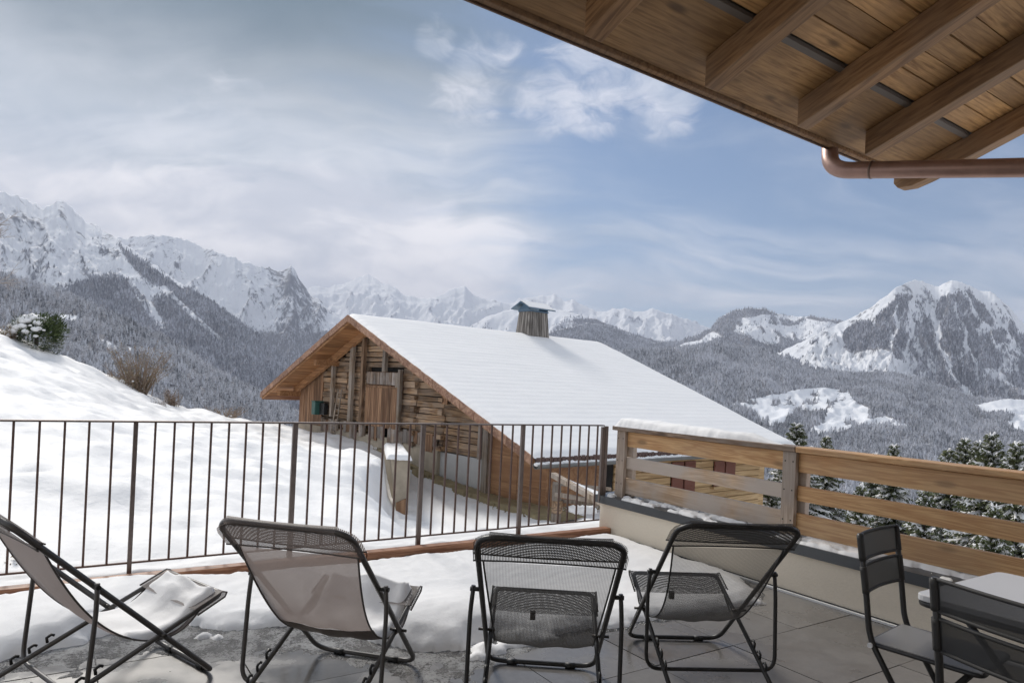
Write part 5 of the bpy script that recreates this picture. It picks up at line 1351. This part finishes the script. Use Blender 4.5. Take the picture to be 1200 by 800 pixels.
spruce('snowy spruce just outside the right edge, its boughs reaching into the fence gaps', 1245, 560, 19, 2, .8, .2, 0.88)

# ------------------------------------------------------------------ shrubs on the snow bank
def bush(name, label, px, py, Y, H, W, seed, mat, n=46, leafmat=None, nleaf=0, snow=0, cat='bush'):
    c0 = at(px, py, Y); rr = random.Random(seed); t_ = thing(name, label, cat, (c0.x, c0.y, c0.z), 0)
    mb = MB(); tips = []
    for k in range(n):
        a = rr.uniform(0, 2 * PI); ln = H * rr.uniform(.55, 1.05); out = W * rr.random() ** .5
        p0 = Vector((rr.gauss(0, W * .10), rr.gauss(0, W * .1), -.3)); p2 = Vector((out * math.cos(a), out * math.sin(a), ln)); p1 = (p0 + p2) / 2 + Vector((rr.gauss(0, .08), rr.gauss(0, .08), ln * .12))
        mb.tube([p0, p1, p2], .014, 4, taper=[1.4, .9, .25]); tips.append(p2)
        for q in range(5):
            t = rr.uniform(.35, .95); s0 = p0.lerp(p2, t) + Vector((0, 0, ln * .1 * math.sin(PI * t))); s1 = s0 + Vector((rr.gauss(0, 1), rr.gauss(0, 1), rr.uniform(.2, 1.6))).normalized() * H * rr.uniform(.10, .26)
            mb.tube([s0, s1], .007, 3, taper=[1, .3]); tips.append(s1)
    mb.build('twigs', mat, t_)
    if leafmat and nleaf:
        mb = MB()
        for k in range(nleaf):
            c1 = rr.choice(tips) * rr.uniform(.55, 1.04) + Vector((rr.gauss(0, .05), rr.gauss(0, .05), rr.gauss(0, .05))); u = Vector((rr.gauss(0, 1), rr.gauss(0, 1), rr.gauss(.4, .8))).normalized() * rr.uniform(.04, .10); w = u.cross(Vector((rr.random(), rr.random(), 1))).normalized() * .022
            mb.add([c1, c1 + u * .5 + w, c1 + u, c1 + u * .5 - w], [(0, 1, 2, 3)])
        mb.build('foliage', leafmat, t_)
    if snow:
        mb = MB()
        for k in range(snow):
            p = rr.choice(tips); r = rr.uniform(.03, .10)
            if p.z > H * .6: continue
            mb.blob((p.x * .9, p.y * .9, p.z * .93), r, k + seed, 2, (1.1, 1.1, .8), .22)
        tag(mb.build('snow_load', M['snow'], t_), kind='stuff')
    return t_
# rounded evergreen shrub with a thick snow cap
c0 = at(42, 412, 23.6); c0.z += .02; sh = thing('evergreen_shrub', 'rounded dark green shrub with clumps of snow on the crest of the snow bank', 'shrub', tuple(c0)); sh.scale = (1.1, 1.1, 1.15); rr = random.Random(6); mb = MB(); sn = MB(); tw = MB()
for k in range(5200):
    v = Vector((rr.gauss(0, 1), rr.gauss(0, 1), rr.gauss(0, 1))).normalized(); r = rr.uniform(.6, 1.04) ; lump_ = 1 + .16 * math.sin(v.x * 6 + 1) * math.cos(v.z * 5) + .10 * math.sin(v.y * 9)
    c1 = Vector((v.x * .74, v.y * .7, v.z * .62 + .42)) * 1.0; c1 = Vector((c1.x * r * lump_, c1.y * r * lump_, .42 + (c1.z - .42) * r * lump_ + .22 * max(0, v.x) * r))
    u = (v + Vector((rr.gauss(0, .5), rr.gauss(0, .5), .55))).normalized() * rr.uniform(.05, .16); w = u.cross(Vector((rr.random(), rr.random(), 1))).normalized() * .018
    mb.add([c1 - w, c1 + w, c1 + u], [(0, 1, 2)])
mb.build('foliage', M['shrub'], sh)
r2 = random.Random(12); kk = 0
while kk < 46:
    a_ = r2.uniform(PI, 2 * PI); e_ = r2.uniform(-.15, 1.3); v = Vector((math.cos(a_) * math.cos(e_), math.sin(a_) * math.cos(e_), math.sin(e_)))
    if r2.random() > .25 + .75 * max(0, v.z) + .1 * max(0, -v.x) or (v.x > .75): continue
    sn.blob((v.x * .70, v.y * .66, .42 + v.z * .60), r2.uniform(.05, .15) * (.7 + .5 * max(0, v.z)), kk, 2, (1.25, .9, .7), .22); kk += 1
tag(sn.build('snow_load', M['snow'], sh), kind='stuff')
tw.tube([(0, 0, -.4), (0, 0, .5)], .06, 6); tw.build('trunk', M['bark'], sh)
bush('bare_bush', 'tall bare brown bush with a few snow lumps behind the crest of the snow bank', 163, 470, 27, 2.1, 1.35, 31, M['twig'], 80, M['dead_grass'], 1100, 14)
bush('bare_bush', 'low tangled brown bush at the left foot of the tall bare bush', 138, 458, 26, .75, .9, 32, M['twig'], 50, M['dead_grass'], 200, 16)
bush('bare_bush', 'small reddish bare bush on the crest just left of the barn eave', 203, 480, 27, .8, .45, 33, M['twig'], 40, M['tile_red'], 80, 0)
bush('bare_bush', 'low frosted bush with yellowish leaves left of the rounded green shrub', 6, 408, 23, .85, .6, 34, M['twig'], 50, M['dead_grass'], 420, 22)
bush('bare_bush', 'small frosted twigs on the crest below the small reddish bush', 186, 477, 25, .35, .35, 35, M['twig_frost'], 30, None, 0, 6)
bush('bare_bush', 'low yellowish brushwood on the crest close to the barn eave', 262, 492, 30, .6, 1.2, 36, M['twig'], 60, M['dead_grass'], 120, 5)
# leafless tree reaching in at the left edge
tr = at(-34, 400, 23); bt = thing('bare_tree', 'leafless frosted tree whose twigs reach in at the left edge', 'tree', tuple(tr)); mb = MB(); tk = MB(); rr = random.Random(9)
tk.tube([(0, 0, -.8), (.05, 0, 1.8), (.12, 0, 3.4)], .13, 8, taper=[1.2, .8, .4]); tk.build('trunk', M['bark'], bt)
def grow(p, d, ln, r, dep):
    q = p + d * ln; mb.tube([p, (p + q) / 2 + Vector((rr.gauss(0, .03), rr.gauss(0, .03), 0)), q], r, 4, taper=[1, .8, .6])
    if dep == 0: return
    for _ in range(3 if dep > 1 else 4): grow(p.lerp(q, rr.uniform(.45, 1)), (d + Vector((rr.gauss(0, .5), rr.gauss(0, .5), rr.gauss(.12, .4)))).normalized(), ln * rr.uniform(.55, .8), r * .6, dep - 1)
for k in range(9): grow(Vector((.1, 0, 1.6 + k * .22)), Vector((rr.uniform(-1, 1.2), rr.uniform(-.8, .8), rr.uniform(.3, 1))).normalized(), .75, .022, 3)
mb.build('crown', M['twig_frost'], bt)
# ------------------------------------------------------------------ thin winter haze over the whole valley
hm, g = new_mat('haze'); g.n.clear(); out = g.new('ShaderNodeOutputMaterial'); pv = g.new('ShaderNodeVolumePrincipled')
pv.inputs['Color'].default_value = (0.74, 0.80, 0.98, 1); pv.inputs['Density'].default_value = 1.05e-4; pv.inputs['Anisotropy'].default_value = 0.0
g.l.new(pv.outputs[0], out.inputs['Volume'])
hz_ = MB().box(-10500, 10500, -1600, 11500, -422, 1350).build('haze', hm); tag(hz_, kind='stuff')
